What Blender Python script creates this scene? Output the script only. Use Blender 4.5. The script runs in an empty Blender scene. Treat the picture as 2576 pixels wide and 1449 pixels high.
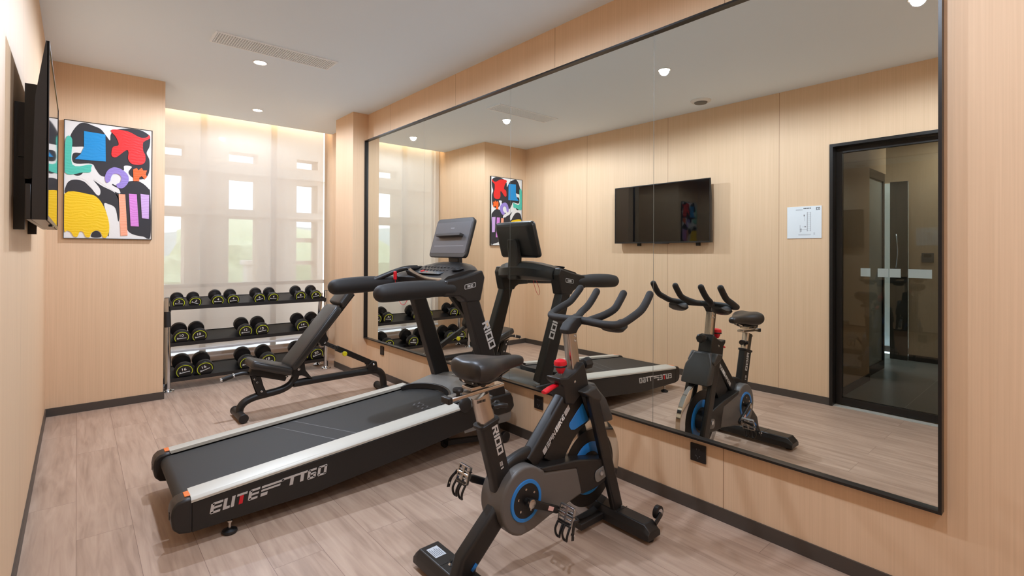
import bpy, bmesh, math, random
from mathutils import Vector, Matrix, Euler

# ------------------------------------------------------------------ camera, world, exposure
C = bpy.context.scene.collection
SC = bpy.context.scene
F_PX, YAW, PITCH, ROLL, CY_PX, CAM_H = 1257.25, 41.02, 0.283, 0.270, 628.75, 1.2594
cam = bpy.data.cameras.new('camera')
cam.sensor_width = 36.0
cam.lens = 36.0 * F_PX / 2576.0
cam.shift_y = -(724.5 - CY_PX) / 2576.0
cam.clip_start = 0.02
co = bpy.data.objects.new('camera', cam); C.objects.link(co); SC.camera = co
_y, _p, _r = map(math.radians, (YAW, PITCH, ROLL))
fw = Vector((math.sin(_y) * math.cos(_p), math.cos(_y) * math.cos(_p), math.sin(_p)))
rt = Vector((math.cos(_y), -math.sin(_y), 0)); up = rt.cross(fw)
rt2 = rt * math.cos(_r) + up * math.sin(_r); up2 = up * math.cos(_r) - rt * math.sin(_r)
M = Matrix((rt2, up2, -fw)).transposed().to_4x4(); M.translation = Vector((0, 0, CAM_H))
co.matrix_world = M

w = bpy.data.worlds.new('world'); SC.world = w; w.use_nodes = True
bg = w.node_tree.nodes['Background']
bg.inputs[0].default_value = (0.80, 0.91, 1.0, 1); bg.inputs[1].default_value = 5.0
SC.view_settings.view_transform = 'Standard'; SC.view_settings.look = 'None'
SC.view_settings.gamma = 1.0; SC.view_settings.use_curve_mapping = False
SC.view_settings.exposure = 0.0
try:
    SC.cycles.max_bounces = 14; SC.cycles.diffuse_bounces = 7; SC.cycles.glossy_bounces = 6
    SC.cycles.transparent_max_bounces = 16; SC.cycles.use_denoising = True
    SC.cycles.sample_clamp_indirect = 8.0
except Exception: pass
LAMP_W = 124.0        # each recessed downlight
LAMP_C = (0.80, 0.94, 1.16)
LAMP_S = 174
COVE_W = 4.0         # light strip over the blind
CORR_W = 9.0

# ------------------------------------------------------------------ materials
def srgb(r, g, b):
    f = lambda c: (c / 255 / 12.92) if c / 255 <= 0.04045 else ((c / 255 + 0.055) / 1.055) ** 2.4
    return (f(r), f(g), f(b), 1)
def mat(name, col, rough=0.5, metal=0.0, bump=0.0, bscale=300, spec=0.5, coat=0.0):
    m = bpy.data.materials.new(name); m.use_nodes = True
    nt = m.node_tree; p = nt.nodes['Principled BSDF']
    p.inputs['Base Color'].default_value = col; p.inputs['Roughness'].default_value = rough
    p.inputs['Metallic'].default_value = metal; p.inputs['Specular IOR Level'].default_value = spec
    p.inputs['Coat Weight'].default_value = coat
    tc = nt.nodes.new('ShaderNodeTexCoord'); n = nt.nodes.new('ShaderNodeTexNoise')
    n.inputs['Scale'].default_value = bscale; nt.links.new(tc.outputs['Object'], n.inputs['Vector'])
    if bump:
        b = nt.nodes.new('ShaderNodeBump'); b.inputs['Strength'].default_value = bump; b.inputs['Distance'].default_value = 0.001
        nt.links.new(n.outputs['Fac'], b.inputs['Height']); nt.links.new(b.outputs['Normal'], p.inputs['Normal'])
    else:
        mr = nt.nodes.new('ShaderNodeMapRange'); mr.inputs['To Min'].default_value = max(0, rough - 0.008); mr.inputs['To Max'].default_value = rough + 0.008
        nt.links.new(n.outputs['Fac'], mr.inputs['Value']); nt.links.new(mr.outputs['Result'], p.inputs['Roughness'])
    return m
def emis(name, col, s):
    m = bpy.data.materials.new(name); m.use_nodes = True
    p = m.node_tree.nodes['Principled BSDF']; p.inputs['Base Color'].default_value = (0.8, 0.8, 0.8, 1)
    p.inputs['Emission Color'].default_value = col; p.inputs['Emission Strength'].default_value = s
    return m
def math_node(nt, op, a, b=None):
    n = nt.nodes.new('ShaderNodeMath'); n.operation = op
    for i, v in enumerate((a, b)):
        if v is None: continue
        if isinstance(v, (int, float)): n.inputs[i].default_value = v
        else: nt.links.new(v, n.inputs[i])
    return n.outputs[0]
def veneer(name, axis, off, step, base=(224, 190, 154)):
    """fine vertical straight grain, with narrow shadow gaps between the panels every `step` metres"""
    m = bpy.data.materials.new(name); m.use_nodes = True; nt = m.node_tree; p = nt.nodes['Principled BSDF']
    g = nt.nodes.new('ShaderNodeNewGeometry'); sx = nt.nodes.new('ShaderNodeSeparateXYZ'); nt.links.new(g.outputs['Position'], sx.inputs[0])
    mp = nt.nodes.new('ShaderNodeMapping'); mp.inputs['Scale'].default_value = (150, 150, 1.6); nt.links.new(g.outputs['Position'], mp.inputs['Vector'])
    n = nt.nodes.new('ShaderNodeTexNoise'); n.inputs['Scale'].default_value = 1; n.inputs['Detail'].default_value = 4; nt.links.new(mp.outputs[0], n.inputs['Vector'])
    mp2 = nt.nodes.new('ShaderNodeMapping'); mp2.inputs['Scale'].default_value = (14, 14, 0.25); nt.links.new(g.outputs['Position'], mp2.inputs['Vector'])
    n2 = nt.nodes.new('ShaderNodeTexNoise'); n2.inputs['Scale'].default_value = 1; nt.links.new(mp2.outputs[0], n2.inputs['Vector'])
    s = math_node(nt, 'ADD', math_node(nt, 'MULTIPLY', n.outputs['Fac'], 0.7), math_node(nt, 'MULTIPLY', n2.outputs['Fac'], 0.3))
    cr = nt.nodes.new('ShaderNodeValToRGB'); cr.color_ramp.elements[0].position = 0.3; cr.color_ramp.elements[1].position = 0.72
    k = lambda d: srgb(*[c + d for c in base])
    cr.color_ramp.elements[0].color = k(-7); cr.color_ramp.elements[1].color = k(5)
    nt.links.new(s, cr.inputs[0]); out = cr.outputs[0]
    if step:
        fr = math_node(nt, 'FRACT', math_node(nt, 'DIVIDE', math_node(nt, 'SUBTRACT', sx.outputs[axis], off), step))
        ln = math_node(nt, 'LESS_THAN', math_node(nt, 'ABSOLUTE', math_node(nt, 'SUBTRACT', fr, 0.5)), 0.0016 / step)
        mx = nt.nodes.new('ShaderNodeMixRGB'); nt.links.new(ln, mx.inputs[0]); nt.links.new(out, mx.inputs[1]); mx.inputs[2].default_value = srgb(150, 115, 85); out = mx.outputs[0]
    nt.links.new(out, p.inputs['Base Color']); p.inputs['Roughness'].default_value = 0.55; p.inputs['Specular IOR Level'].default_value = 0.3
    return m
def laminate():
    m = bpy.data.materials.new('laminate_planks'); m.use_nodes = True; nt = m.node_tree; p = nt.nodes['Principled BSDF']
    g = nt.nodes.new('ShaderNodeNewGeometry'); sx = nt.nodes.new('ShaderNodeSeparateXYZ'); nt.links.new(g.outputs['Position'], sx.inputs[0])
    cb = nt.nodes.new('ShaderNodeCombineXYZ'); nt.links.new(math_node(nt, 'ADD', sx.outputs[1], 0.305), cb.inputs[0]); nt.links.new(math_node(nt, 'SUBTRACT', sx.outputs[0], 0.005), cb.inputs[1])
    br = nt.nodes.new('ShaderNodeTexBrick'); nt.links.new(cb.outputs[0], br.inputs['Vector'])
    br.inputs['Scale'].default_value = 1; br.inputs['Brick Width'].default_value = 1.21; br.inputs['Row Height'].default_value = 0.197
    br.inputs['Mortar Size'].default_value = 0.0008; br.inputs['Mortar Smooth'].default_value = 0.2; br.offset = 0.37; br.inputs['Bias'].default_value = 0
    br.inputs['Color1'].default_value = (0, 0, 0, 1); br.inputs['Color2'].default_value = (1, 1, 1, 1); br.inputs['Mortar'].default_value = (0.5, 0.5, 0.5, 1)
    # plank-wise shift of the grain
    sp = nt.nodes.new('ShaderNodeSeparateColor'); nt.links.new(br.outputs['Color'], sp.inputs[0])
    gx = math_node(nt, 'ADD', sx.outputs[0], math_node(nt, 'MULTIPLY', sp.outputs[0], 7.3))
    cv = nt.nodes.new('ShaderNodeCombineXYZ'); nt.links.new(gx, cv.inputs[0]); nt.links.new(sx.outputs[1], cv.inputs[1]); nt.links.new(sp.outputs[0], cv.inputs[2])
    mp = nt.nodes.new('ShaderNodeMapping'); mp.inputs['Scale'].default_value = (34, 2.6, 3); nt.links.new(cv.outputs[0], mp.inputs['Vector'])
    n = nt.nodes.new('ShaderNodeTexNoise'); n.inputs['Scale'].default_value = 1; n.inputs['Detail'].default_value = 7; n.inputs['Distortion'].default_value = 0.9; nt.links.new(mp.outputs[0], n.inputs['Vector'])
    mp2 = nt.nodes.new('ShaderNodeMapping'); mp2.inputs['Scale'].default_value = (9, 1.3, 2); nt.links.new(cv.outputs[0], mp2.inputs['Vector'])
    n2 = nt.nodes.new('ShaderNodeTexNoise'); n2.inputs['Scale'].default_value = 1; n2.inputs['Detail'].default_value = 3; n2.inputs['Distortion'].default_value = 1.5; nt.links.new(mp2.outputs[0], n2.inputs['Vector'])
    s = math_node(nt, 'ADD', math_node(nt, 'MULTIPLY', n.outputs['Fac'], 0.55), math_node(nt, 'MULTIPLY', n2.outputs['Fac'], 0.45))
    s = math_node(nt, 'ADD', s, math_node(nt, 'MULTIPLY', math_node(nt, 'SUBTRACT', sp.outputs[0], 0.5), 0.10))
    cr = nt.nodes.new('ShaderNodeValToRGB'); e = cr.color_ramp.elements
    e[0].position = 0.26; e[0].color = srgb(150, 123, 104); e[1].position = 0.74; e[1].color = srgb(200, 173, 151)
    mid = e.new(0.50); mid.color = srgb(180, 152, 131)
    nt.links.new(s, cr.inputs[0])
    mx = nt.nodes.new('ShaderNodeMixRGB'); nt.links.new(br.outputs['Fac'], mx.inputs[0]); nt.links.new(cr.outputs[0], mx.inputs[1]); mx.inputs[2].default_value = srgb(118, 92, 80)
    nt.links.new(mx.outputs[0], p.inputs['Base Color']); p.inputs['Roughness'].default_value = 0.42; p.inputs['Specular IOR Level'].default_value = 0.4
    return m
def tiles():
    m = bpy.data.materials.new('grey_floor_tiles'); m.use_nodes = True; nt = m.node_tree; p = nt.nodes['Principled BSDF']
    g = nt.nodes.new('ShaderNodeNewGeometry')
    br = nt.nodes.new('ShaderNodeTexBrick'); nt.links.new(g.outputs['Position'], br.inputs['Vector']); br.offset = 0
    br.inputs['Scale'].default_value = 1; br.inputs['Brick Width'].default_value = 1.2; br.inputs['Row Height'].default_value = 0.98
    br.inputs['Mortar Size'].default_value = 0.003; br.inputs['Color1'].default_value = srgb(150, 148, 140); br.inputs['Color2'].default_value = srgb(156, 153, 146); br.inputs['Mortar'].default_value = srgb(190, 188, 182)
    nt.links.new(br.outputs['Color'], p.inputs['Base Color']); p.inputs['Roughness'].default_value = 0.3
    return m
def blind_mat():
    m = bpy.data.materials.new('sheer_blind_fabric'); m.use_nodes = True; nt = m.node_tree
    for n in list(nt.nodes):
        if n.type == 'BSDF_PRINCIPLED': nt.nodes.remove(n)
    out = [n for n in nt.nodes if n.type == 'OUTPUT_MATERIAL'][0]
    g = nt.nodes.new('ShaderNodeNewGeometry')
    mp = nt.nodes.new('ShaderNodeMapping'); mp.inputs['Scale'].default_value = (900, 1, 900); nt.links.new(g.outputs['Position'], mp.inputs['Vector'])
    n = nt.nodes.new('ShaderNodeTexNoise'); n.inputs['Scale'].default_value = 1; nt.links.new(mp.outputs[0], n.inputs['Vector'])
    d = nt.nodes.new('ShaderNodeBsdfDiffuse'); d.inputs[0].default_value = srgb(228, 215, 200)
    t = nt.nodes.new('ShaderNodeBsdfTranslucent'); t.inputs[0].default_value = srgb(245, 236, 224)
    tr = nt.nodes.new('ShaderNodeBsdfTransparent')
    a = nt.nodes.new('ShaderNodeMixShader'); a.inputs[0].default_value = 0.55; nt.links.new(d.outputs[0], a.inputs[1]); nt.links.new(t.outputs[0], a.inputs[2])
    b = nt.nodes.new('ShaderNodeMixShader'); nt.links.new(math_node(nt, 'ADD', math_node(nt, 'MULTIPLY', n.outputs['Fac'], 0.04), 0.42), b.inputs[0])
    nt.links.new(a.outputs[0], b.inputs[1]); nt.links.new(tr.outputs[0], b.inputs[2]); nt.links.new(b.outputs[0], out.inputs[0])
    return m
def glass_mat(name, tint, refl=0.9):
    m = bpy.data.materials.new(name); m.use_nodes = True; nt = m.node_tree
    for n in list(nt.nodes):
        if n.type == 'BSDF_PRINCIPLED': nt.nodes.remove(n)
    out = [n for n in nt.nodes if n.type == 'OUTPUT_MATERIAL'][0]
    fr = nt.nodes.new('ShaderNodeFresnel'); fr.inputs[0].default_value = 1.5
    tr = nt.nodes.new('ShaderNodeBsdfTransparent'); tr.inputs[0].default_value = tint
    gl = nt.nodes.new('ShaderNodeBsdfGlossy'); gl.inputs['Roughness'].default_value = 0.0; gl.inputs[0].default_value = (refl, refl, refl, 1)
    mx = nt.nodes.new('ShaderNodeMixShader'); nt.links.new(math_node(nt, 'MULTIPLY', fr.outputs[0], 1.1), mx.inputs[0]); nt.links.new(tr.outputs[0], mx.inputs[1]); nt.links.new(gl.outputs[0], mx.inputs[2]); nt.links.new(mx.outputs[0], out.inputs[0])
    return m

M_RIGHT = veneer('veneer_mirror_wall', 1, 0.008 - 0.556, 1.1125)
M_LEFT = veneer('veneer_television_wall', 1, 1.805 - 0.5585, 1.117)
M_PLAIN = veneer('veneer_plain', 0, 0, 0)
M_FLOOR = laminate(); M_TILE = tiles()
M_CEIL = mat('ceiling_paint', srgb(232, 245, 255), 0.9, bump=0.05)
M_PAINT = mat('cream_wall_paint', srgb(222, 212, 200), 0.85)
M_LOG = mat('loggia_render', srgb(214, 198, 180), 0.9)
M_BASE = mat('baseboard_brown', srgb(72, 63, 56), 0.45)
M_BLKMET = mat('black_anodised_frame', srgb(44, 40, 37), 0.35, 0.5)
M_MIRROR = bpy.data.materials.new('mirror_glass'); M_MIRROR.use_nodes = True
_p0 = M_MIRROR.node_tree.nodes['Principled BSDF']; _p0.inputs['Metallic'].default_value = 1; _p0.inputs['Roughness'].default_value = 0.0; _p0.inputs['Base Color'].default_value = srgb(236, 238, 232)
M_SEAM = mat('mirror_edge', srgb(112, 110, 102), 0.5, 0.2)
M_BLIND = blind_mat()
M_WHITE = mat('white_plastic', srgb(228, 228, 226), 0.45)
M_GRILLE = mat('grille_white', srgb(240, 246, 250), 0.5)
M_LENS = emis('lamp_lens', (1.0, 0.95, 0.86, 1), 22)
M_LED = emis('warm_led', (1.0, 0.66, 0.33, 1), 2.0)
M_GLASS = glass_mat('window_glass', (0.97, 0.98, 1, 1), 0.3); M_DGLASS = glass_mat('door_glass', (0.62, 0.67, 0.68, 1))
M_BLACK = mat('black_powder_coat', srgb(28, 25, 23), 0.42)
M_SATIN = mat('black_satin_plastic', srgb(33, 30, 28), 0.38)
M_SOFT = mat('black_foam_grip', srgb(32, 28, 25), 0.62, bump=0.15, bscale=600)
M_LEATHER = mat('black_leatherette', srgb(47, 44, 41), 0.33, bump=0.2, bscale=500)
M_SADDLE = mat('saddle_cover', srgb(43, 38, 34), 0.40)
M_GREYP = mat('grey_plastic', srgb(98, 93, 88), 0.42)
M_DGREY = mat('dark_grey_plastic', srgb(58, 55, 52), 0.38)
M_HOOD = mat('hood_grey', srgb(118, 114, 108), 0.42)
M_BELT = mat('running_belt', srgb(38, 36, 33), 0.6, bump=0.3, bscale=900)
M_ALU = mat('matt_aluminium_rail', srgb(200, 195, 182), 0.42, 0.15)
M_CHROME = mat('chrome', srgb(214, 220, 226), 0.10, 1.0)
M_PEDAL = mat('pedal_alloy', srgb(176, 172, 168), 0.28, 0.9)
M_STEEL = mat('brushed_steel', srgb(205, 198, 190), 0.22, 1.0)
M_RED = mat('red_plastic', srgb(214, 22, 38), 0.3); M_BLUE = mat('blue_paint', srgb(40, 128, 205), 0.35)
M_LIME = mat('lime_print', srgb(206, 220, 40), 0.5); M_YEL = mat('yellow_knob', srgb(235, 222, 30), 0.4)
M_LETTER = mat('light_grey_print', srgb(196, 190, 184), 0.5); M_WPRINT = mat('white_print', srgb(238, 236, 232), 0.5)
M_ORANGE = mat('orange_reflector', srgb(238, 118, 40), 0.3); M_RUBBER = mat('black_rubber', srgb(27, 24, 23), 0.45)
M_SCREEN = mat('television_glass', srgb(8, 8, 10), 0.03, 0, spec=0.6); M_TVB = mat('television_case', srgb(30, 27, 26), 0.3)
M_SOCK = mat('socket_black', srgb(38, 32, 29), 0.35); M_STICK = mat('frosted_sticker', srgb(150, 156, 148), 0.6)

# ------------------------------------------------------------------ mesh helpers
V = Vector
class MB:
    def __init__(s): s.bm = bmesh.new()
    def faces(s, vs, fs):
        v = [s.bm.verts.new(p) for p in vs]
        for f in fs:
            try: s.bm.faces.new([v[i] for i in f])
            except ValueError: pass
        return s
    def box(s, x0, x1, y0, y1, z0, z1):
        vs = [(x, y, z) for x in (x0, x1) for y in (y0, y1) for z in (z0, z1)]
        return s.faces(vs, [(0, 1, 3, 2), (4, 6, 7, 5), (0, 4, 5, 1), (2, 3, 7, 6), (0, 2, 6, 4), (1, 5, 7, 3)])
    def obox(s, a, b, wd, ht, side=None, ext=0.0):
        """box beam from a to b; wd across `side`, ht the other way"""
        a, b = V(a), V(b); d = (b - a).normalized(); a = a - d * ext; b = b + d * ext
        sd = V(side) if side else V((0, 1, 0)); sd = (sd - d * sd.dot(d)).normalized(); u = d.cross(sd)
        vs = [p + sd * (i * wd / 2) + u * (j * ht / 2) for p in (a, b) for i, j in ((-1, -1), (1, -1), (1, 1), (-1, 1))]
        return s.faces(vs, [(3, 2, 1, 0), (4, 5, 6, 7), (0, 1, 5, 4), (1, 2, 6, 5), (2, 3, 7, 6), (3, 0, 4, 7)])
    def ring(s, path, prof, close_caps=True, side=None, closed=False):
        """sweep: prof(i, n) -> list of (a, b) offsets in the local frame (a along side, b along normal)"""
        P = [V(p) for p in path]; n = len(P); rows = []; prev = None
        for i in range(n):
            if closed: d = P[(i + 1) % n] - P[i - 1]
            else: d = (P[min(i + 1, n - 1)] - P[max(i - 1, 0)])
            d.normalize()
            if side is not None: sd = V(side)
            elif prev is None: sd = V((0, 1, 0)) if abs(d.y) < 0.9 else V((1, 0, 0))
            else: sd = prev
            sd = sd - d * sd.dot(d)
            if sd.length < 1e-6: sd = d.orthogonal()
            sd.normalize(); prev = sd; u = d.cross(sd)
            rows.append([s.bm.verts.new(P[i] + sd * a + u * b) for a, b in prof(i, n)])
        k = len(rows[0]); m = n if closed else n - 1
        for i in range(m):
            r0, r1 = rows[i], rows[(i + 1) % n]
            for j in range(k): s.bm.faces.new((r0[j], r0[(j + 1) % k], r1[(j + 1) % k], r1[j]))
        if close_caps and not closed:
            s.bm.faces.new(rows[0][::-1]); s.bm.faces.new(rows[-1])
        return s
    def tube(s, path, r, seg=16, side=None, r2=None, closed=False, roundcap=False):
        P = [V(p) for p in path]
        rr = r if callable(r) else (lambda i, n: r)
        if roundcap:
            d0 = (P[0] - P[1]).normalized(); d1 = (P[-1] - P[-2]).normalized(); R0 = rr(0, len(P)); R1 = rr(len(P) - 1, len(P))
            pre = [(P[0] + d0 * R0 * math.sin(t), math.cos(t)) for t in (1.45, 1.1, 0.75, 0.38)]
            post = [(P[-1] + d1 * R1 * math.sin(t), math.cos(t)) for t in (0.38, 0.75, 1.1, 1.45)]
            n0 = len(P); Q = [p for p, _ in pre] + P + [p for p, _ in post]
            sc = [R0 * k for _, k in pre] + [rr(i, n0) for i in range(n0)] + [R1 * k for _, k in post]
            P = Q; f = lambda i, n: sc[i]
        else: f = rr
        q = (r2 / r) if r2 else 1.0
        pr = lambda i, n: [(math.cos(2 * math.pi * j / seg) * f(i, n), math.sin(2 * math.pi * j / seg) * f(i, n) * q) for j in range(seg)]
        return s.ring(P, pr, side=side, closed=closed)
    def cyl(s, a, b, r, seg=24, r2=None):
        return s.tube([a, b], (lambda i, n: r if i == 0 else r2) if r2 is not None else r, seg)
    def lathe(s, a, axis, prof, seg=32):
        """prof: (distance along axis, radius) pairs, capped"""
        a = V(a); d = V(axis).normalized(); sd = d.orthogonal().normalized(); u = d.cross(sd); rows = []
        for h, r in prof:
            rows.append([s.bm.verts.new(a + d * h + (sd * math.cos(2 * math.pi * j / seg) + u * math.sin(2 * math.pi * j / seg)) * max(r, 1e-4)) for j in range(seg)])
        for r0, r1 in zip(rows, rows[1:]):
            for j in range(seg): s.bm.faces.new((r0[j], r0[(j + 1) % seg], r1[(j + 1) % seg], r1[j]))
        s.bm.faces.new(rows[0][::-1]); s.bm.faces.new(rows[-1]); return s
    def prism(s, pts, o, ux, uy, d0, d1):
        """polygon (a,b) -> o + ux*a + uy*b, extruded along ux x uy from d0 to d1"""
        o, ux, uy = V(o), V(ux), V(uy); nn = ux.cross(uy).normalized(); n = len(pts)
        lo = [s.bm.verts.new(o + ux * a + uy * b + nn * d0) for a, b in pts]
        hi = [s.bm.verts.new(o + ux * a + uy * b + nn * d1) for a, b in pts]
        s.bm.faces.new(lo[::-1]); s.bm.faces.new(hi)
        for i in range(n): s.bm.faces.new((lo[i], lo[(i + 1) % n], hi[(i + 1) % n], hi[i]))
        return s
    def xz(s, pts, y0, y1):            # polygon in the XZ plane, thickness along Y
        return s.prism(pts, (0, 0, 0), (1, 0, 0), (0, 0, 1), -y1, -y0)
    def loft(s, rows, caps=True):
        R = [[s.bm.verts.new(p) for p in r] for r in rows]; k = len(R[0])
        for a, b in zip(R, R[1:]):
            for j in range(k): s.bm.faces.new((a[j], a[(j + 1) % k], b[(j + 1) % k], b[j]))
        if caps: s.bm.faces.new(R[0][::-1]); s.bm.faces.new(R[-1])
        return s

def spline(pts, n=6, closed=False):
    P = [V(p) for p in pts]; N = len(P); out = []
    g = lambda i: P[i % N] if closed else P[max(0, min(N - 1, i))]
    for i in range(N if closed else N - 1):
        a, b, c, d = g(i - 1), g(i), g(i + 1), g(i + 2)
        for k in range(n):
            t = k / n
            out.append(0.5 * ((2 * b) + (c - a) * t + (2 * a - 5 * b + 4 * c - d) * t * t + (3 * b - a - 3 * c + d) * t ** 3))
    if not closed: out.append(P[-1])
    return out
def rrect(w, h, r, n=5, cx=0, cy=0):
    out = []
    for sx, sy, a0 in ((1, 1, 0), (-1, 1, 90), (-1, -1, 180), (1, -1, 270)):
        for k in range(n + 1):
            a = math.radians(a0 + 90 * k / n)
            out.append((cx + sx * (w / 2 - r) + r * math.cos(a), cy + sy * (h / 2 - r) + r * math.sin(a)))
    return out

def org(par):
    o = V((0, 0, 0))
    while par is not None: o += par.location; par = par.parent
    return o
def obj(name, mb, m, parent=None, smooth=True, bevel=0.0, seg=2, local=False, sub=0):
    bm = mb.bm
    if parent is not None and not local: bmesh.ops.translate(bm, verts=bm.verts, vec=-org(parent))
    bmesh.ops.recalc_face_normals(bm, faces=bm.faces)
    me = bpy.data.meshes.new(name); bm.to_mesh(me); bm.free()
    o = bpy.data.objects.new(name, me); C.objects.link(o)
    if m: me.materials.append(m)
    if parent is not None: o.parent = parent
    if bevel:
        b = o.modifiers.new('bevel', 'BEVEL'); b.width = bevel; b.segments = seg; b.limit_method = 'ANGLE'; b.angle_limit = math.radians(35)
    if sub:
        b = o.modifiers.new('sub', 'SUBSURF'); b.levels = sub; b.render_levels = sub
    if smooth:
        for p in me.polygons: p.use_smooth = True
        try: me.set_sharp_from_angle(angle=math.radians(38))
        except Exception: pass
    return o
def struct(name, mb, m, parent=None, **k):
    o = obj(name, mb, m, parent, **k)
    o['kind'] = 'structure'
    return o
def thing(name, label, cat, loc=(0, 0, 0), group=None):
    o = bpy.data.objects.new(name, None); o.empty_display_size = 0.05; C.objects.link(o); o.location = loc
    o['label'] = label; o['category'] = cat
    if group: o['group'] = group
    return o
def tag(o, label, cat, group=None):
    o['label'] = label; o['category'] = cat
    if group: o['group'] = group
    return o
def copy_tree(o, parent=None):
    c = o.copy(); C.objects.link(c); c.parent = parent
    for ch in list(o.children): copy_tree(ch, c)
    return c

# block lettering: strokes as quads in a unit cell
def _glyph(ch, t=0.24):
    q = 1 - t; r = []
    B = lambda x0, x1, y0, y1: r.append([(x0, y0), (x1, y0), (x1, y1), (x0, y1)])
    hb = lambda y0: B(0, 1, y0, y0 + 0.18)
    if ch in 'ODU0': B(0, t, 0, 1); B(q, 1, 0, 1); B(t, q, 0, .2); (B(t, q, .8, 1) if ch != 'U' else None)
    elif ch == 'I': B(0, t, 0, 1)
    elif ch == 'R': B(0, t, 0, 1); B(t, 1, .8, 1); B(q, 1, .42, .8); B(t, q, .42, .6); r.append([(.45, .42), (.75, .42), (1, 0), (.72, 0)])
    elif ch == 'P': B(0, t, 0, 1); B(t, 1, .8, 1); B(q, 1, .4, .8); B(t, q, .4, .58)
    elif ch == 'B': B(0, t, 0, 1); B(t, .95, .82, 1); B(t, .95, 0, .18); B(t, .9, .41, .59); B(q, 1, .1, .45); B(q, .96, .55, .9)
    elif ch in 'E': B(0, t, 0, 1); hb(.82); B(t, .9, .41, .59); hb(0)
    elif ch == 'L': B(0, t, 0, 1); hb(0)
    elif ch == 'T': hb(.82); B(.38, .62, 0, .82)
    elif ch == 'F': B(0, t, 0, 1); hb(.82); B(t, .85, .4, .58)
    elif ch == 'K': B(0, t, 0, 1); r.append([(t, .4), (t, .62), (.72, 1), (1, 1)]); r.append([(t + .1, .5), (t + .28, .62), (1, 0), (.7, 0)])
    elif ch == 'N': B(0, t, 0, 1); B(q, 1, 0, 1); r.append([(t, 1), (t, .68), (q, 0), (q, .32)])
    elif ch == 'S': hb(.82); hb(.41); hb(0); B(0, t, .5, .9); B(q, 1, .1, .5)
    elif ch == '6': hb(.82); hb(.41); hb(0); B(0, t, .1, .9); B(q, 1, .1, .5)
    elif ch == '8': hb(.82); hb(.41); hb(0); B(0, t, .1, .9); B(q, 1, .1, .9)
    elif ch == '1': B(.28, .56, 0, 1); B(.05, .28, .72, .9)
    elif ch == '2': hb(.82); hb(.41); hb(0); B(q, 1, .5, .9); B(0, t, .1, .5)
    elif ch == '4': B(0, t, .4, 1); B(.55, .8, 0, 1); B(0, 1, .3, .48)
    return r
def lettering(name, text, o, ux, uy, w, h, m, parent, shear=0.0, gap=0.22, depth=0.0012, local=False, bold=0.24):
    """text along ux starting at o, w wide, h high"""
    ux, uy = V(ux).normalized(), V(uy).normalized(); b = MB()
    adv = [(bold if c == 'I' else .62 if c == '1' else 1) for c in text]; cw = w / (sum(adv) + gap * (len(text) - 1)); xo = 0
    for i, ch in enumerate(text):
        for q in _glyph(ch, bold):
            pts = []
            for x, y in q: pts.append(((x * cw + xo) + shear * y * h, y * h))
            b.prism(pts, V(o), ux, uy, 0, depth)
        xo += cw * (adv[i] + gap)
    return obj(name, b, m, parent, smooth=False, local=local)

def font_text(name, text, o, ux, uy, h, m, parent, depth=0.0005):
    """plain text, cap height h, lower left corner at o"""
    cu = bpy.data.curves.new(name, 'FONT'); cu.body = text; cu.size = 1; cu.offset = 0.012
    to = bpy.data.objects.new('tmp', cu); me = bpy.data.meshes.new_from_object(to); bpy.data.objects.remove(to)
    xs = [v.co.x for v in me.vertices]; ys = [v.co.y for v in me.vertices]; k = h / (max(ys) - min(ys)); x0, y0 = min(xs), min(ys)
    ux, uy = V(ux).normalized(), V(uy).normalized(); nn = ux.cross(uy); b = MB(); b.bm.from_mesh(me)
    r = bmesh.ops.extrude_face_region(b.bm, geom=b.bm.faces[:]); ev = {g for g in r['geom'] if isinstance(g, bmesh.types.BMVert)}
    for v in b.bm.verts: v.co = V(o) + ux * ((v.co.x - x0) * k) + uy * ((v.co.y - y0) * k) + nn * (depth if v in ev else 0)
    return obj(name, b, m, parent, smooth=False)

# ------------------------------------------------------------------ room shell
XL, XR, XM = -0.176, 2.299, 2.279
H = 2.70
YS = -1.30          # wall behind the camera
def boxes(*bs):
    b = MB()
    for q in bs: b.box(*q)
    return b
struct('floor', boxes((XL, 2.46, YS, 6.34, -0.06, 0.0)), M_FLOOR)
ceil = struct('ceiling', boxes((-0.30, 2.46, YS - 0.1, 6.095, H, H + 0.12)), M_CEIL)
struct('ceiling_cove', boxes((-0.30, 2.46, 6.095, 6.60, 2.95, 3.0), (-0.30, 2.46, 6.09, 6.10, H + 0.12, 2.96)), M_CEIL)
struct('wall_right', boxes((XR, 2.46, YS, 5.404, 0, H)), M_RIGHT)
struct('wall_right_pier', boxes((2.1345, XR, 4.954, 5.404, 0, H)), M_PLAIN)
struct('wall_right_recess', boxes((2.360, 2.46, 5.404, 6.34, 0, 2.96)), M_PLAIN)
DY0, DY1, DH = 0.42, 1.405, 2.171
struct('wall_left', boxes((-0.30, XL, DY1, 5.1515, 0, H), (-0.30, XL, YS, DY0, 0, H), (-0.30, XL, DY0, DY1, DH, H)), M_LEFT)
struct('wall_back_left', boxes((-0.30, 0.5577, 5.1515, 6.34, 0, 2.96)), M_PLAIN)
struct('wall_front', boxes((-0.30, 2.46, YS - 0.1, YS, 0, H)), M_PLAIN)
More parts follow.
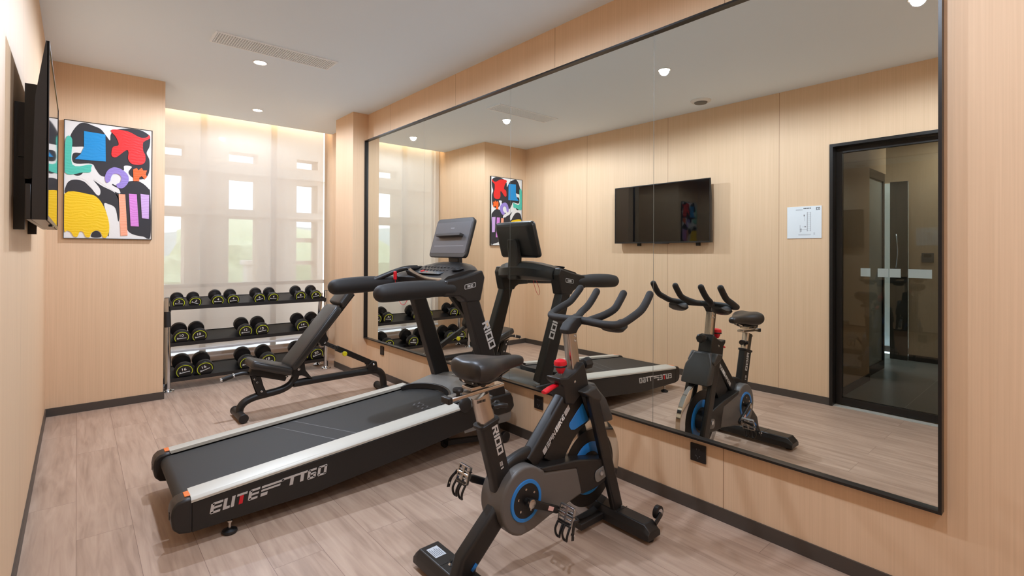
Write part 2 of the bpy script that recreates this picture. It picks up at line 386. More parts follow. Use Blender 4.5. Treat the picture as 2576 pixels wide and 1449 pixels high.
# baseboards
bh, bt = 0.062, 0.008
struct('baseboard_left', boxes((XL, XL + bt, DY1, 5.1515, 0, bh), (XL, XL + bt, YS, DY0, 0, bh)), M_BASE)
struct('baseboard_back_left', boxes((XL + bt, 0.5577 + bt, 5.1515 - bt, 5.1515, 0, bh), (0.5577, 0.5577 + bt, 5.1515, 6.3, 0, bh)), M_BASE)
struct('baseboard_right', boxes((XR - bt, XR, YS, 4.954 - bt, 0, bh)), M_BASE)
struct('baseboard_right_pier', boxes((2.1345 - bt, XR, 4.954 - bt, 4.954, 0, bh), (2.1345 - bt, 2.1345, 4.954, 5.404, 0, bh)), M_BASE)
struct('baseboard_back', boxes((0.5577 + bt, 2.360, 6.26 - bt, 6.26, 0, bh)), M_BASE)
struct('baseboard_front', boxes((XL, XR, YS, YS + bt, 0, bh)), M_BASE)

# window wall: low sill block, then masonry with tall narrow openings
def grid_wall(xs, zs, holes, y0, y1):
    b = MB()
    for i in range(len(xs) - 1):
        for j in range(len(zs) - 1):
            if (i, j) in holes: continue
            b.box(xs[i], xs[i + 1], y0, y1, zs[j], zs[j + 1])
    bmesh.ops.remove_doubles(b.bm, verts=b.bm.verts, dist=1e-5)
    return b
# full-width glazing in three bays above a low sill block
struct('wall_back_sill', boxes((0.5577, 2.360, 6.26, 6.30, -0.06, 0.157), (0.5577, 2.46, 6.30, 6.62, -0.06, 0.096)), M_PAINT)
struct('wall_back_lintel', boxes((0.5577, 2.46, 6.34, 6.60, 2.88, 2.95)), M_PAINT)
MX = [0.5577, 1.045, 1.770, 2.46]
for k in range(3):
    x0, x1 = MX[k], MX[k + 1]; b = MB(); g = MB(); f = 0.028; z0, z1 = 0.098, 2.88
    for q in ((x0, x1, z0, z0 + f), (x0, x1, z1 - f, z1), (x0, x1, 0.86, 0.90), (x0, x0 + f, z0 + f, z1 - f), (x1 - f, x1, z0 + f, z1 - f)): b.box(q[0], q[1], 6.36, 6.41, q[2], q[3])
    wf = struct('window_%d' % (k + 1), b, M_WHITE, smooth=False)
    g.box(x0 + f, x1 - f, 6.384, 6.388, z0 + f, .86); obj('lower_pane', g, M_GLASS, wf, smooth=False)
    g = MB().box(x0 + f, x1 - f, 6.384, 6.388, .90, z1 - f); obj('pane', g, M_GLASS, wf, smooth=False)
# open loggia: masonry screen with tall narrow openings standing outside the glass
FYD = 7.30; kx = FYD / 6.34; ZX = lambda z: CAM_H + (z - CAM_H) * kx
WX = [-1.2, .10] + [x * kx for x in (0.575, 0.862, 1.285, 1.585, 2.02, 2.275)] + [2.95, 3.25, 4.2]
WZ = [-0.5] + [ZX(z) for z in (0.885, 1.635, 1.735, 2.085, 2.275, 2.385)] + [3.0]
holes = {(i, j) for i in (2, 4, 6, 8) for j in (1, 3, 5)}
struct('wall_loggia', grid_wall(WX, WZ, holes, FYD, FYD + .26), M_LOG)
b = MB().box(-1.2, 4.2, FYD - .10, FYD, ZX(2.13), ZX(2.235)).box(-1.2, 4.2, FYD - .05, FYD, ZX(1.655), ZX(1.725))
for zz in (1.115, 1.40): b.box(WX[6], WX[7], FYD + .18, FYD + .24, ZX(zz) - .03, ZX(zz) + .03)
struct('trim_1', b, M_LOG)
struct('floor_loggia', boxes((-1.2, 4.2, 6.62, FYD, -0.06, 0.07)), mat('loggia_floor', srgb(226, 228, 232), 0.8))
# outside
struct('ground_outside', boxes((-14, 24, 7.3, 60, -0.6, -0.5)), mat('pale_paving', srgb(196, 192, 184), 0.9))
hb = MB(); hx = [-30 + 4 * i for i in range(26)]
random.seed(4)
hz = [3.0 + 1.0 * math.sin(i * 0.7) + random.uniform(-.3, .3) for i in range(26)]
hb.prism([(x, z) for x, z in zip(hx, hz)] + [(hx[-1], -1), (hx[0], -1)], (0, 0, 0), (1, 0, 0), (0, 0, 1), -60, -52)
struct('hill_outside', hb, mat('far_hill', srgb(196, 208, 204), 0.95))
def blob(mb, c, r, seed, sq=0.85):
    rnd = random.Random(seed); s = bmesh.ops.create_icosphere(mb.bm, subdivisions=3, radius=1.0)
    for v in s['verts']:
        d = v.co.normalized(); k = 1 + 0.16 * math.sin(5 * d.x + seed) * math.cos(6 * d.y - seed) + 0.1 * math.sin(9 * d.z + 3 * d.x) + rnd.uniform(-.09, .09)
        v.co = V(c) + V((d.x * r * k, d.y * r * k, d.z * r * sq * k))
M_LEAF = mat('tree_leaves', srgb(202, 212, 172), 0.9, bump=0.6, bscale=20); M_BARK = mat('tree_bark', srgb(96, 80, 66), 0.9)
for k, (x, y, z, r, lb) in enumerate([(-0.2, 11.0, 0.75, 1.0, 'round green tree outside, behind the left column of window panes'), (3.1, 14.5, 1.1, 1.25, 'round green tree outside, behind the middle column of window panes'), (5.6, 17.0, 0.6, 1.5, 'green tree outside, behind the right column of window panes')]):
    t = thing('garden_tree', lb, 'tree', (x, y, -0.5), 'trees outside the window')
    b = MB(); blob(b, (x, y, z), r, k + 2); blob(b, (x + r * .6, y + .2, z - r * .35), r * .6, k + 7); blob(b, (x - r * .6, y - .1, z - r * .3), r * .62, k + 11)
    obj('crown', b, M_LEAF, t); obj('trunk', MB().tube([(x, y, -0.5), (x + .04, y, 0.2), (x, y, z)], 0.11, 10), M_BARK, t)
t = thing('garden_pillar', 'pale stone gate pillar outside, low behind the middle window panes', 'pillar', (2.35, 9.6, -0.5))
obj('shaft', boxes((2.2, 2.5, 9.45, 9.75, -0.5, 1.02)), M_PAINT, t, bevel=0.01); obj('cap', boxes((2.16, 2.54, 9.41, 9.79, 1.02, 1.1)), M_PAINT, t, bevel=0.01)

# roller blind
t = thing('roller_blind', 'sheer cream roller blind hanging over the tall window behind the dumbbell rack', 'blind', (1.4, 6.15, 2.9))
obj('fabric', boxes((0.585, 2.292, 6.199, 6.2005, 0.225, 2.86)), M_BLIND, t, smooth=False)
obj('hem_bar', boxes((0.585, 2.292, 6.193, 6.207, 0.203, 0.227)), M_WHITE, t, bevel=0.003)
obj('roller', MB().cyl((0.58, 6.22, 2.88), (2.30, 6.22, 2.88), 0.022), M_WHITE, t)
t = thing('led_strip', 'warm glowing light strip tucked in the ceiling recess above the blind', 'light', (1.4, 6.105, 2.78))
obj('diffuser', boxes((0.60, 2.33, 6.101, 6.108, 2.775, 2.787)), M_LED, t, smooth=False)
L = bpy.data.lights.new('cove_light', 'AREA'); L.shape = 'RECTANGLE'; L.size = 1.7; L.size_y = 0.02; L.energy = COVE_W; L.color = (1.0, 0.72, 0.42)
lo = bpy.data.objects.new('cove_light', L); C.objects.link(lo); lo.parent = t; lo.location = (0.06, 0.006, 0.0); lo.rotation_euler = (math.radians(62), 0, 0)

# ------------------------------------------------------------------ recessed downlights, air grille, detector
def downlight(x, y, label, k=1.0):
    t = thing('recessed_downlight', label, 'ceiling light', (x, y, H), 'recessed ceiling downlights')
    obj('trim_ring', MB().lathe((x, y, H), (0, 0, -1), [(0, .052), (.003, .052), (.005, .048), (.003, .043), (0, .043)], 32), M_WHITE, t)
    obj('lens', MB().lathe((x, y, H - 0.0005), (0, 0, -1), [(0, .042), (.0015, .042)], 32), M_LENS, t)
    L = bpy.data.lights.new('downlight_lamp', 'SPOT'); L.shadow_soft_size = 0.035; L.energy = LAMP_W * k; L.color = LAMP_C; L.spot_size = math.radians(LAMP_S); L.spot_blend = 0.30
    o = bpy.data.objects.new('downlight_lamp', L); C.objects.link(o); o.parent = t; o.location = (0, 0, -0.007)
for x, y, lb in [(1.044, 4.14, 'round recessed ceiling downlight just behind the air grille'), (1.38, 5.555, 'round recessed ceiling downlight nearest the window blind'),
                 (1.083, 2.18, 'round recessed ceiling downlight over the treadmill, seen in the mirror'), (1.0, 0.62, 'round recessed ceiling downlight at the top right corner of the mirror'),
                 (1.0, -0.75, 'added fill downlight in the ceiling, unseen behind the viewer')]:  # last one is an added, unseen lamp that lifts the ambient light
    downlight(x, y, lb, {5: 0.5, 4: 1.35, 2: 0.9, 0: 0.75, -1: 0.4}.get(math.floor(y), 1.0))
t = thing('air_grille', 'long white slatted air grille in the ceiling above the television side', 'vent', (1.08, 3.83, H))
gx0, gx1, gy0, gy1 = 0.672, 1.485, 3.722, 3.936
b = MB(); f = 0.014
for q in ((gx0, gx1, gy0, gy0 + f), (gx0, gx1, gy1 - f, gy1), (gx0, gx0 + f, gy0 + f, gy1 - f), (gx1 - f, gx1, gy0 + f, gy1 - f)): b.box(*q, H - 0.008, H)
obj('frame', b, M_GRILLE, t, smooth=False)
b = MB()
n = 52
for i in range(n): x = gx0 + f + (gx1 - gx0 - 2 * f) * (i + 0.5) / n; b.box(x - .0025, x + .0025, gy0 + f, gy1 - f, H - 0.006, H - 0.001)
for i in range(11): y = gy0 + f + (gy1 - gy0 - 2 * f) * (i + 0.5) / 11; b.box(gx0 + f, gx1 - f, y - .0025, y + .0025, H - 0.005, H - 0.0012)
obj('louvres', b, M_GRILLE, t, smooth=False)
obj('duct', boxes((gx0 + f, gx1 - f, gy0 + f, gy1 - f, H - 0.0012, H - 0.0004)), mat('duct_dark', srgb(140, 138, 134), 0.8), t, smooth=False)
t = thing('ceiling_speaker', 'round white ceiling speaker above the television, seen in the mirror', 'speaker', (0.13, 2.387, H))
obj('rim', MB().lathe((0.13, 2.387, H), (0, 0, -1), [(0, .092), (.006, .092), (.014, .082), (.018, .06)], 40), M_WHITE, t)
obj('grille', MB().lathe((0.13, 2.387, H - .018), (0, 0, -1), [(0, .06), (.010, .054), (.012, .04)], 40), mat('speaker_mesh', srgb(120, 118, 112), 0.7), t)

# ------------------------------------------------------------------ wall mirror
Y0, Y1, Z0, Z1 = 0.329, 4.953, 0.357, 2.421
t = thing('wall_mirror', 'large four-panel wall mirror in a thin black frame', 'mirror', (XR, 2.64, Z0))
b = MB(); fw_ = 0.010
for q in ((Y0, Y1, Z0, Z0 + fw_), (Y0, Y1, Z1 - fw_, Z1), (Y0, Y0 + fw_, Z0 + fw_, Z1 - fw_), (Y1 - fw_, Y1, Z0 + fw_, Z1 - fw_)): b.box(XM - 0.020, XR, *q)
obj('frame', b, M_BLKMET, t, smooth=False)
step = (Y1 - Y0 - 2 * fw_) / 4
for k in range(4):
    a = Y0 + fw_ + step * k
    obj('mirror_panel', boxes((XM, XR - 0.002, a + 0.0012, a + step - 0.0012, Z0 + fw_, Z1 - fw_)), M_MIRROR, t, smooth=False)
for k in range(1, 4):
    a = Y0 + fw_ + step * k
    obj('joint', boxes((XM + 0.0005, XR - 0.003, a - 0.0012, a + 0.0012, Z0 + fw_, Z1 - fw_)), M_SEAM, t, smooth=False)

# ------------------------------------------------------------------ sockets
M_SLOT = mat('slot_grey', srgb(95, 92, 92), 0.5)
def socket(y, z, label, hw=0.040):
    t = thing('power_socket', label, 'socket', (XR, y, z - 0.043), 'black wall sockets under the mirror')
    obj('plate', boxes((XR - 0.009, XR, y - hw, y + hw, z - 0.043, z + 0.043)), M_SOCK, t, bevel=0.002)
    for dy, dz, a in ((-.006, .018, 0), (.006, .018, 0), (-.009, -.014, 35), (.009, -.014, -35), (0, -.024, 0)):
        ca, sa = math.cos(math.radians(a)), math.sin(math.radians(a))
        pts = [(p * ca - q * sa + dy, p * sa + q * ca + dz) for p, q in ((-.0012, -.004), (.0012, -.004), (.0012, .004), (-.0012, .004))]
        obj('pin_slot', MB().prism(pts, (XR - 0.009, y, z), (0, -1, 0), (0, 0, 1), 0.0, 0.0004), M_SLOT, t, smooth=False)
socket(1.245, 0.284, 'black wall socket under the mirror, beside the front foot of the bike')
socket(2.363, 0.274, 'black wall socket under the mirror, between the treadmill and the bike')
socket(4.60, 0.277, 'small dark wall socket under the far end of the mirror, behind the bench', 0.036)

# ------------------------------------------------------------------ television
t = thing('television', 'black flat-screen television on a bracket on the left wall', 'television', (XL, 2.97, 1.365))
TY0, TY1, TZ0, TZ1, TX = 2.398, 3.541, 1.366, 1.996, -0.080
obj('case', MB().xz([(TX - .001, TZ0), (TX - .001, TZ1), (TX - .008, TZ1), (TX - .012, TZ1 - .03), (TX - .034, TZ1 - .20), (TX - .040, TZ0 + .13), (TX - .040, TZ0)], TY0, TY1), M_TVB, t, smooth=False)
b = MB(); e = 0.009
for q in ((TY0, TY1, TZ0, TZ0 + 0.016), (TY0, TY1, TZ1 - e, TZ1), (TY0, TY0 + e, TZ0 + .016, TZ1 - e), (TY1 - e, TY1, TZ0 + .016, TZ1 - e)): b.box(TX - 0.004, TX + 0.002, *q)
obj('bezel', b, M_TVB, t, smooth=False)
obj('screen', boxes((TX - 0.004, TX, TY0 + e, TY1 - e, TZ0 + .016, TZ1 - e)), M_SCREEN, t, smooth=False)
b = MB().box(TX - .058, TX - .040, TY0 + .004, TY1 - .004, TZ0, TZ0 + .125)
obj('rear_housing', b, M_TVB, t, bevel=0.004)
obj('sensor', boxes((TX - .012, TX + .001, 2.85, 3.02, TZ0 - .008, TZ0)), M_TVB, t, bevel=0.002)
b = MB().box(XL + .0005, XL + .012, 2.60, 3.30, 1.50, 1.78).box(XL + .0005, XL + .030, 2.55, 2.585, 1.335, 1.80).box(XL + .0005, XL + .030, 3.25, 3.285, 1.335, 1.80)
b.box(XL + .030, TX - .030, 2.50, 2.54, 1.52, 1.86).box(XL + .030, TX - .030, 3.29, 3.33, 1.52, 1.86).box(XL + .012, XL + .04, 2.54, 3.29, 1.60, 1.68)
obj('wall_bracket', b, M_BLACK, t, smooth=False)

# ------------------------------------------------------------------ painting
t = thing('abstract_painting', 'framed abstract painting with bright red, blue, teal and yellow shapes', 'painting', (0.19, 5.1515, 1.355))
PX0, PW, PZ0, PH, PY = -0.079, 0.544, 1.355, 0.904, 5.130
b = MB()
for q in ((-.004, PW + .004, -.004, 0), (-.004, PW + .004, PH, PH + .004), (-.004, 0, 0, PH), (PW, PW + .004, 0, PH)): b.box(PX0 + q[0], PX0 + q[1], PY - .006, 5.1515, PZ0 + q[2], PZ0 + q[3])
obj('frame', b, M_BLACK, t, smooth=False)
cv = obj('canvas', boxes((PX0, PX0 + PW, PY, 5.150, PZ0, PZ0 + PH)), mat('painted_white', srgb(228, 224, 218), 0.8, bump=0.3, bscale=120), t, smooth=False)
ART = {
 'S1':[(0.059,0.781),(0.057,0.854),(0.092,0.920),(0.153,0.979),(0.215,0.996),(0.305,0.980),(0.392,0.958),(0.454,0.906),(0.498,0.869),(0.506,0.923),(0.557,0.967),(0.711,0.996),(0.851,0.996),(0.943,0.970),(0.978,0.940),(0.971,0.855),(0.936,0.792),(0.972,0.727),(0.967,0.619),(0.926,0.564),(0.846,0.544),(0.757,0.561),(0.717,0.603),(0.756,0.654),(0.667,0.656),(0.658,0.614),(0.562,0.623),(0.467,0.551),(0.393,0.553),(0.336,0.607),(0.290,0.647),(0.103,0.640),(0.094,0.723),(0.200,0.736),(0.222,0.787)],
 'S2':[(0.017,0.373),(0.022,0.446),(0.061,0.487),(0.131,0.500),(0.211,0.488),(0.267,0.452),(0.322,0.412),(0.377,0.378),(0.386,0.437),(0.301,0.511),(0.414,0.460),(0.544,0.416),(0.603,0.361),(0.614,0.213),(0.601,0.154),(0.566,0.270),(0.489,0.304),(0.437,0.302),(0.482,0.180),(0.496,0.079),(0.483,0.020),(0.415,0.178),(0.340,0.320),(0.195,0.371)],
 'S3':[(0.526,0.481),(0.601,0.463),(0.649,0.488),(0.737,0.522),(0.857,0.522),(0.960,0.467),(0.985,0.408),(0.991,0.028),(0.903,0.023),(0.763,0.046),(0.702,0.097),(0.682,0.230),(0.594,0.360)],
 'S4':[(0.070,0.563),(0.193,0.572),(0.175,0.542),(0.121,0.535)],
 'S5':[(0.298,0.010),(0.307,0.049),(0.353,0.065),(0.395,0.048),(0.403,0.011)],
 'W1':[(0.265,0.602),(0.318,0.619),(0.347,0.564),(0.449,0.513),(0.544,0.467),(0.601,0.448),(0.621,0.405),(0.544,0.424),(0.375,0.494),(0.311,0.512),(0.386,0.437),(0.390,0.386),(0.358,0.378),(0.303,0.426),(0.230,0.500),(0.140,0.523),(0.265,0.552)],
 'yellow':[(0.004,0.372),(0.267,0.381),(0.368,0.350),(0.443,0.265),(0.491,0.152),(0.496,0.064),(0.465,0.010),(0.426,0.012),(0.399,0.054),(0.353,0.069),(0.298,0.045),(0.279,0.010),(0.235,0.013),(0.208,0.051),(0.171,0.055),(0.145,0.012),(0.107,0.014),(0.075,0.049),(0.040,0.062),(0.004,0.075)],
 'teal':[(0.013,0.836),(0.081,0.840),(0.086,0.625),(0.281,0.639),(0.289,0.611),(0.279,0.574),(0.193,0.564),(0.006,0.556)],
 'blue':[(0.206,0.923),(0.445,0.916),(0.452,0.678),(0.112,0.674),(0.173,0.723),(0.208,0.783)],
 'red':[(0.506,0.955),(0.568,0.972),(0.713,0.967),(0.853,0.928),(0.934,0.936),(0.963,0.960),(0.978,0.933),(0.914,0.900),(0.890,0.878),(0.893,0.811),(0.919,0.768),(0.915,0.707),(0.855,0.677),(0.756,0.680),(0.711,0.721),(0.715,0.781),(0.686,0.796),(0.579,0.729),(0.531,0.726),(0.515,0.751),(0.531,0.811),(0.597,0.838),(0.568,0.902)],
 'purple':[(0.450,0.506),(0.445,0.549),(0.476,0.602),(0.542,0.633),(0.619,0.626),(0.688,0.594),(0.721,0.551),(0.708,0.499),(0.651,0.454),(0.592,0.455),(0.577,0.483),(0.621,0.508),(0.631,0.553),(0.590,0.577),(0.542,0.574),(0.515,0.546),(0.502,0.509),(0.469,0.492)],
 'orange':[(0.772,0.629),(0.816,0.647),(0.836,0.626),(0.875,0.652),(0.895,0.629),(0.941,0.633),(0.926,0.594),(0.943,0.573),(0.914,0.548),(0.877,0.576),(0.846,0.559),(0.849,0.529),(0.778,0.524)],
 'peach':[(0.603,0.399),(0.680,0.400),(0.713,0.031),(0.631,0.027)],
 'pink':[(0.724,0.407),(0.818,0.407),(0.847,0.115),(0.748,0.116)],
 'lilac':[(0.864,0.413),(0.971,0.407),(0.969,0.187),(0.884,0.191)],

}
def impasto(name, col):
    m = mat(name, col, 0.45); nt = m.node_tree; p = nt.nodes['Principled BSDF']
    g = nt.nodes.new('ShaderNodeNewGeometry'); wv = nt.nodes.new('ShaderNodeTexWave'); wv.inputs['Scale'].default_value = 14; wv.inputs['Distortion'].default_value = 9; wv.bands_direction = 'Z'
    wv.inputs['Detail'].default_value = 3; nt.links.new(g.outputs['Position'], wv.inputs['Vector'])
    b = nt.nodes.new('ShaderNodeBump'); b.inputs['Strength'].default_value = 0.22; b.inputs['Distance'].default_value = 0.003; nt.links.new(wv.outputs['Fac'], b.inputs['Height']); nt.links.new(b.outputs['Normal'], p.inputs['Normal'])
    return m
M_PBLK = mat('painted_black', srgb(48, 45, 47), 0.7)
AC = dict(yellow=(240, 196, 10), teal=(78, 190, 168), blue=(22, 140, 202), red=(224, 40, 38), purple=(150, 128, 198), orange=(242, 100, 34), peach=(245, 165, 130), pink=(214, 130, 205), lilac=(204, 165, 214))
for k, pts in ART.items():
    straight = k in ('peach', 'pink', 'lilac', 'teal', 'blue', 'orange')
    P = [V((u, v, 0)) for u, v in pts]
    if k == 'teal' or not straight: P = spline(P, 5, True)
    P = [(min(.997, max(.003, p.x)) * PW, min(.997, max(.003, p.y)) * PH) for p in P]
    if k[0] in 'SW' and len(k) == 2:
        nm, m_, d = ('black_shape', M_PBLK, 0.0006) if k[0] == 'S' else ('white_shape', cv.data.materials[0], 0.0012)
    else: nm, m_, d = k + '_shape', impasto('paint_' + k, srgb(*AC[k])), 0.003 + 0.0004 * len(k)
    obj(nm, MB().prism(P, (PX0, PY, PZ0), (1, 0, 0), (0, 0, 1), 0.0, d), m_, cv, smooth=False)

# ------------------------------------------------------------------ sign on the left wall (read in the mirror)
t = thing('floor_plan_sign', 'small white floor plan sign marked 02 beside the door, seen in the mirror', 'sign', (XL, 1.60, 1.392))
obj('plate', boxes((XL, XL + .006, 1.464, 1.735, 1.392, 1.668)), mat('white_acrylic', srgb(226, 230, 232), 0.25), t, bevel=0.001)
sx_, so = XL + .006, lambda a, c: (XL + .006, 1.464 + a, 1.392 + c)
font_text('number', '02', so(.012, .240), (0, 1, 0), (0, 0, 1), .024, M_BLACK, t)
b = MB()
def ln(a0, c0, a1, c1): b.box(sx_, sx_ + .0004, 1.464 + a0, 1.464 + a1, 1.392 + c0, 1.392 + c1)
for i in range(5): ln(.082 + .012 * i, .254, .091 + .012 * i, .262)
ln(.145, .245, .20, .248)
obj('heading', b, M_BLACK, t, smooth=False); b = MB()
ln(.082, .06, .084, .225); ln(.108, .06, .111, .225)
for i in range(10): ln(.084, .065 + .017 * i, .108, .0662 + .017 * i)
ln(.111, .10, .15, .1012); ln(.111, .075, .17, .0762); ln(.165, .05, .167, .115); ln(.13, .19, .138, .205); ln(.122, .095, .130, .106); ln(.155, .06, .163, .07); ln(.155, .075, .163, .085); ln(.13, .15, .1312, .19)
ln(.08, .035, .18, .037); ln(.085, .028, .18, .0295); ln(.05, .034, .062, .037); ln(.05, .043, .062, .046)
obj('plan_lines', b, mat('plan_grey', srgb(120, 116, 118), 0.6), t, smooth=False)

# ------------------------------------------------------------------ glass door and the corridor behind it
XD = -0.262
b = MB(); fr = 0.024
for q in ((DY1 - fr, DY1, 0, DH), (DY0, DY0 + fr, 0, DH), (DY0 + fr, DY1 - fr, DH - fr, DH)): b.box(-0.305, XL + .012, *q)
struct('trim_2', b, M_BLKMET, smooth=False)
t = thing('glass_door', 'dark framed glass door closed in the left wall, seen in the mirror', 'door', (XD, 0.91, 0))
a0, a1, c0, c1 = DY0 + fr + .004, DY1 - fr - .004, 0.012, DH - fr - .004
b = MB(); s_ = 0.042
for q in ((a0, a0 + s_, c0, c1), (a1 - s_, a1, c0, c1), (a0 + s_, a1 - s_, c1 - s_, c1), (a0 + s_, a1 - s_, c0, c0 + .055)): b.box(XD - .02, XD + .02, *q)
obj('door_frame', b, M_BLKMET, t, smooth=False)
obj('glass_pane', boxes((XD - .003, XD + .003, a0 + s_, a1 - s_, c0 + .055, c1 - s_)), M_DGLASS, t, smooth=False)
for y0_, y1_ in ((1.141, 1.208), (1.023, 1.093), (0.945, 1.016), (0.757, 0.90), (0.60, 0.70)):
    obj('sticker', boxes((XD + .0035, XD + .0045, y0_, y1_, 1.078, 1.145)), M_STICK, t, smooth=False)
struct('trim_3', boxes((-0.305, XL, DY0 + fr, DY1 - fr, 0, 0.004)), mat('threshold_strip', srgb(176, 172, 160), 0.4))
struct('floor_corridor', boxes((-3.2, -0.305, -1.2, 3.2, -0.06, 0.0)), M_TILE)
struct('ceiling_corridor', boxes((-3.2, -0.30, -1.2, 3.2, 2.62, 2.7)), M_CEIL)
struct('wall_corridor_side', boxes((-1.42, -0.305, 1.425, 1.60, 0, 2.62)), M_PLAIN)
struct('wall_corridor_end', boxes((-3.0, -2.90, -1.2, 1.39, 0, 2.62)), M_PLAIN)
struct('wall_corridor_white', boxes((-3.45, -3.35, 1.39, 3.2, 0, 2.62)), M_CEIL)
struct('wall_corridor_near', boxes((-3.2, -0.30, -1.3, -1.2, 0, 2.62)), M_PLAIN)
struct('wall_corridor_far', boxes((-3.45, -0.30, 3.2, 3.3, 0, 2.62)), M_CEIL)
struct('baseboard_corridor_side', boxes((-1.42, -0.305, 1.417, 1.425, 0, .07)), M_BASE)
struct('baseboard_corridor_end', boxes((-2.90, -2.892, -1.2, 1.39, 0, .07)), M_BASE)
struct('baseboard_corridor_white', boxes((-3.35, -3.342, 1.39, 3.2, 0, .07)), M_BASE)
struct('wall_corridor_header', boxes((-3.0, -2.90, 1.39, 3.2, 2.13, 2.62), (-2.30, -1.42, 1.48, 1.60, 2.155, 2.62)), M_PLAIN)
t = thing('corridor_glass_door', 'dark framed glass door at the side of the corridor, seen through the glass door in the mirror', 'door', (-1.8, 1.49, 0))
b = MB(); a0, a1, zt = -2.20, -1.43, 2.15
for q in ((a0, a0 + .05, 0, zt), (a1 - .05, a1, 0, zt), (a0 + .05, a1 - .05, zt - .09, zt), (a0 + .05, a1 - .05, 0, .09)): b.box(q[0], q[1], 1.47, 1.51, q[2], q[3])
obj('door_frame', b, M_BLKMET, t, smooth=False)
obj('frosted_pane', boxes((a0 + .05, a1 - .05, 1.485, 1.493, .09, zt - .09)), mat('frosted_pane', srgb(178, 184, 178), 0.3), t, smooth=False)
t = thing('dark_corridor_door', 'tall dark door with a hoop handle at the corridor end, seen in the mirror', 'door', (-2.86, 1.48, 0))
obj('leaf', boxes((-2.90, -2.86, 1.392, 1.562, 0.0, 2.13)), mat('dark_brown_door', srgb(66, 62, 56), 0.3), t, bevel=0.003)
obj('handle', MB().tube(spline([(-2.86, 1.50, 1.50), (-2.83, 1.485, 1.42), (-2.82, 1.475, 1.30), (-2.83, 1.485, 1.18), (-2.86, 1.50, 1.10)], 5), 0.008, 8), M_CHROME, t)
t = thing('wall_thermostat', 'small wall thermostat at the corridor end, seen through the glass door', 'thermostat', (-2.90, 1.21, 1.17))
obj('casing', boxes((-2.90, -2.885, 1.155, 1.265, 1.165, 1.275)), M_GREYP, t, bevel=0.003)
obj('display', boxes((-2.885, -2.884, 1.175, 1.245, 1.225, 1.262)), M_BLACK, t, smooth=False)
t = thing('corridor_lamp', 'ceiling lamp lighting the corridor behind the glass door', 'ceiling light', (-2.4, 0.9, 2.62))
obj('lens', MB().lathe((-2.4, 0.9, 2.62), (0, 0, -1), [(0, .06), (.004, .06)], 24), M_LENS, t)
for px_, py_ in ((0, 0), (-0.4, 1.5)):
    L = bpy.data.lights.new('corridor_light', 'AREA'); L.shape = 'DISK'; L.size = 0.12; L.energy = CORR_W; L.color = (1, .95, .9)
    o = bpy.data.objects.new('corridor_light', L); C.objects.link(o); o.parent = t; o.location = (px_, py_, -0.012)

# ------------------------------------------------------------------ dumbbell rack
rk = thing('dumbbell_rack', 'three-tier black and chrome dumbbell rack in front of the window blind', 'rack', (1.32, 5.5, 0))
TILT = math.radians(16)
RX0, RX1 = 0.632, 2.030
# shelves: (z of plate under the front heads, front Y)
SHELF = [0.7285, 0.4010, 0.0815]
for zf in SHELF:
    ca, sa = math.cos(TILT), math.sin(TILT)
    yf, d = 5.386, 0.300
    prof = [(yf - .004, zf - .002), (yf - .004, zf + .030), (yf, zf + .030), (yf + .004, zf + .001)]
    prof += [(yf + d * ca, zf + d * sa), (yf + d * ca - .001, zf + d * sa + .004), (yf + d * ca + .004, zf + d * sa + .004), (yf + d * ca + .006, zf + d * sa - .004), (yf + .004, zf - .004)]
    b = MB().loft([[(x, y, z) for y, z in prof] for x in (RX0, RX1)])
    obj('shelf', b, M_BLACK, rk, smooth=False)
for sx, x in (('l', 0.618), ('r', 2.034)):
    s1 = 1 if x < 1 else -1
    obj('post', MB().tube([(x, 5.392, 0.012), (x, 5.392, 0.30), (x - s1 * .004, 5.40, 0.60), (x - s1 * .006, 5.415, 0.835)], 0.023, 20), M_CHROME, rk)
    if s1 > 0:
        obj('grip', MB().tube([(x - .0025, 5.395, 0.575), (x - .0055, 5.405, 0.712)], 0.0255, 20), M_SOFT, rk)
    obj('rear_post', MB().tube([(x, 5.62, 0.012), (x, 5.62, 0.45), (x, 5.55, 0.80)], 0.019, 20), M_CHROME, rk)
    for y in (5.392, 5.62):
        obj('base_disc', MB().lathe((x, y, 0), (0, 0, 1), [(0, .050), (.006, .053), (.012, .050), (.016, .030), (.024, .024)], 28), M_CHROME, rk)
    for zf in SHELF:
        b = MB().prism([(5.384, zf - .014), (5.384, zf + .032), (5.70, zf + .080), (5.70, zf + .066)], (x + s1 * .012, 0, 0), (0, 1, 0), (0, 0, 1), 0, .009 if s1 > 0 else -.010)
        obj('bracket', b, M_BLACK, rk, smooth=False)
    obj('cap', MB().lathe((x - s1 * .006, 5.415, 0.833), (0, 0, 1), [(0, .0215), (.004, .021), (.007, .015)], 20), M_BLACK, rk)

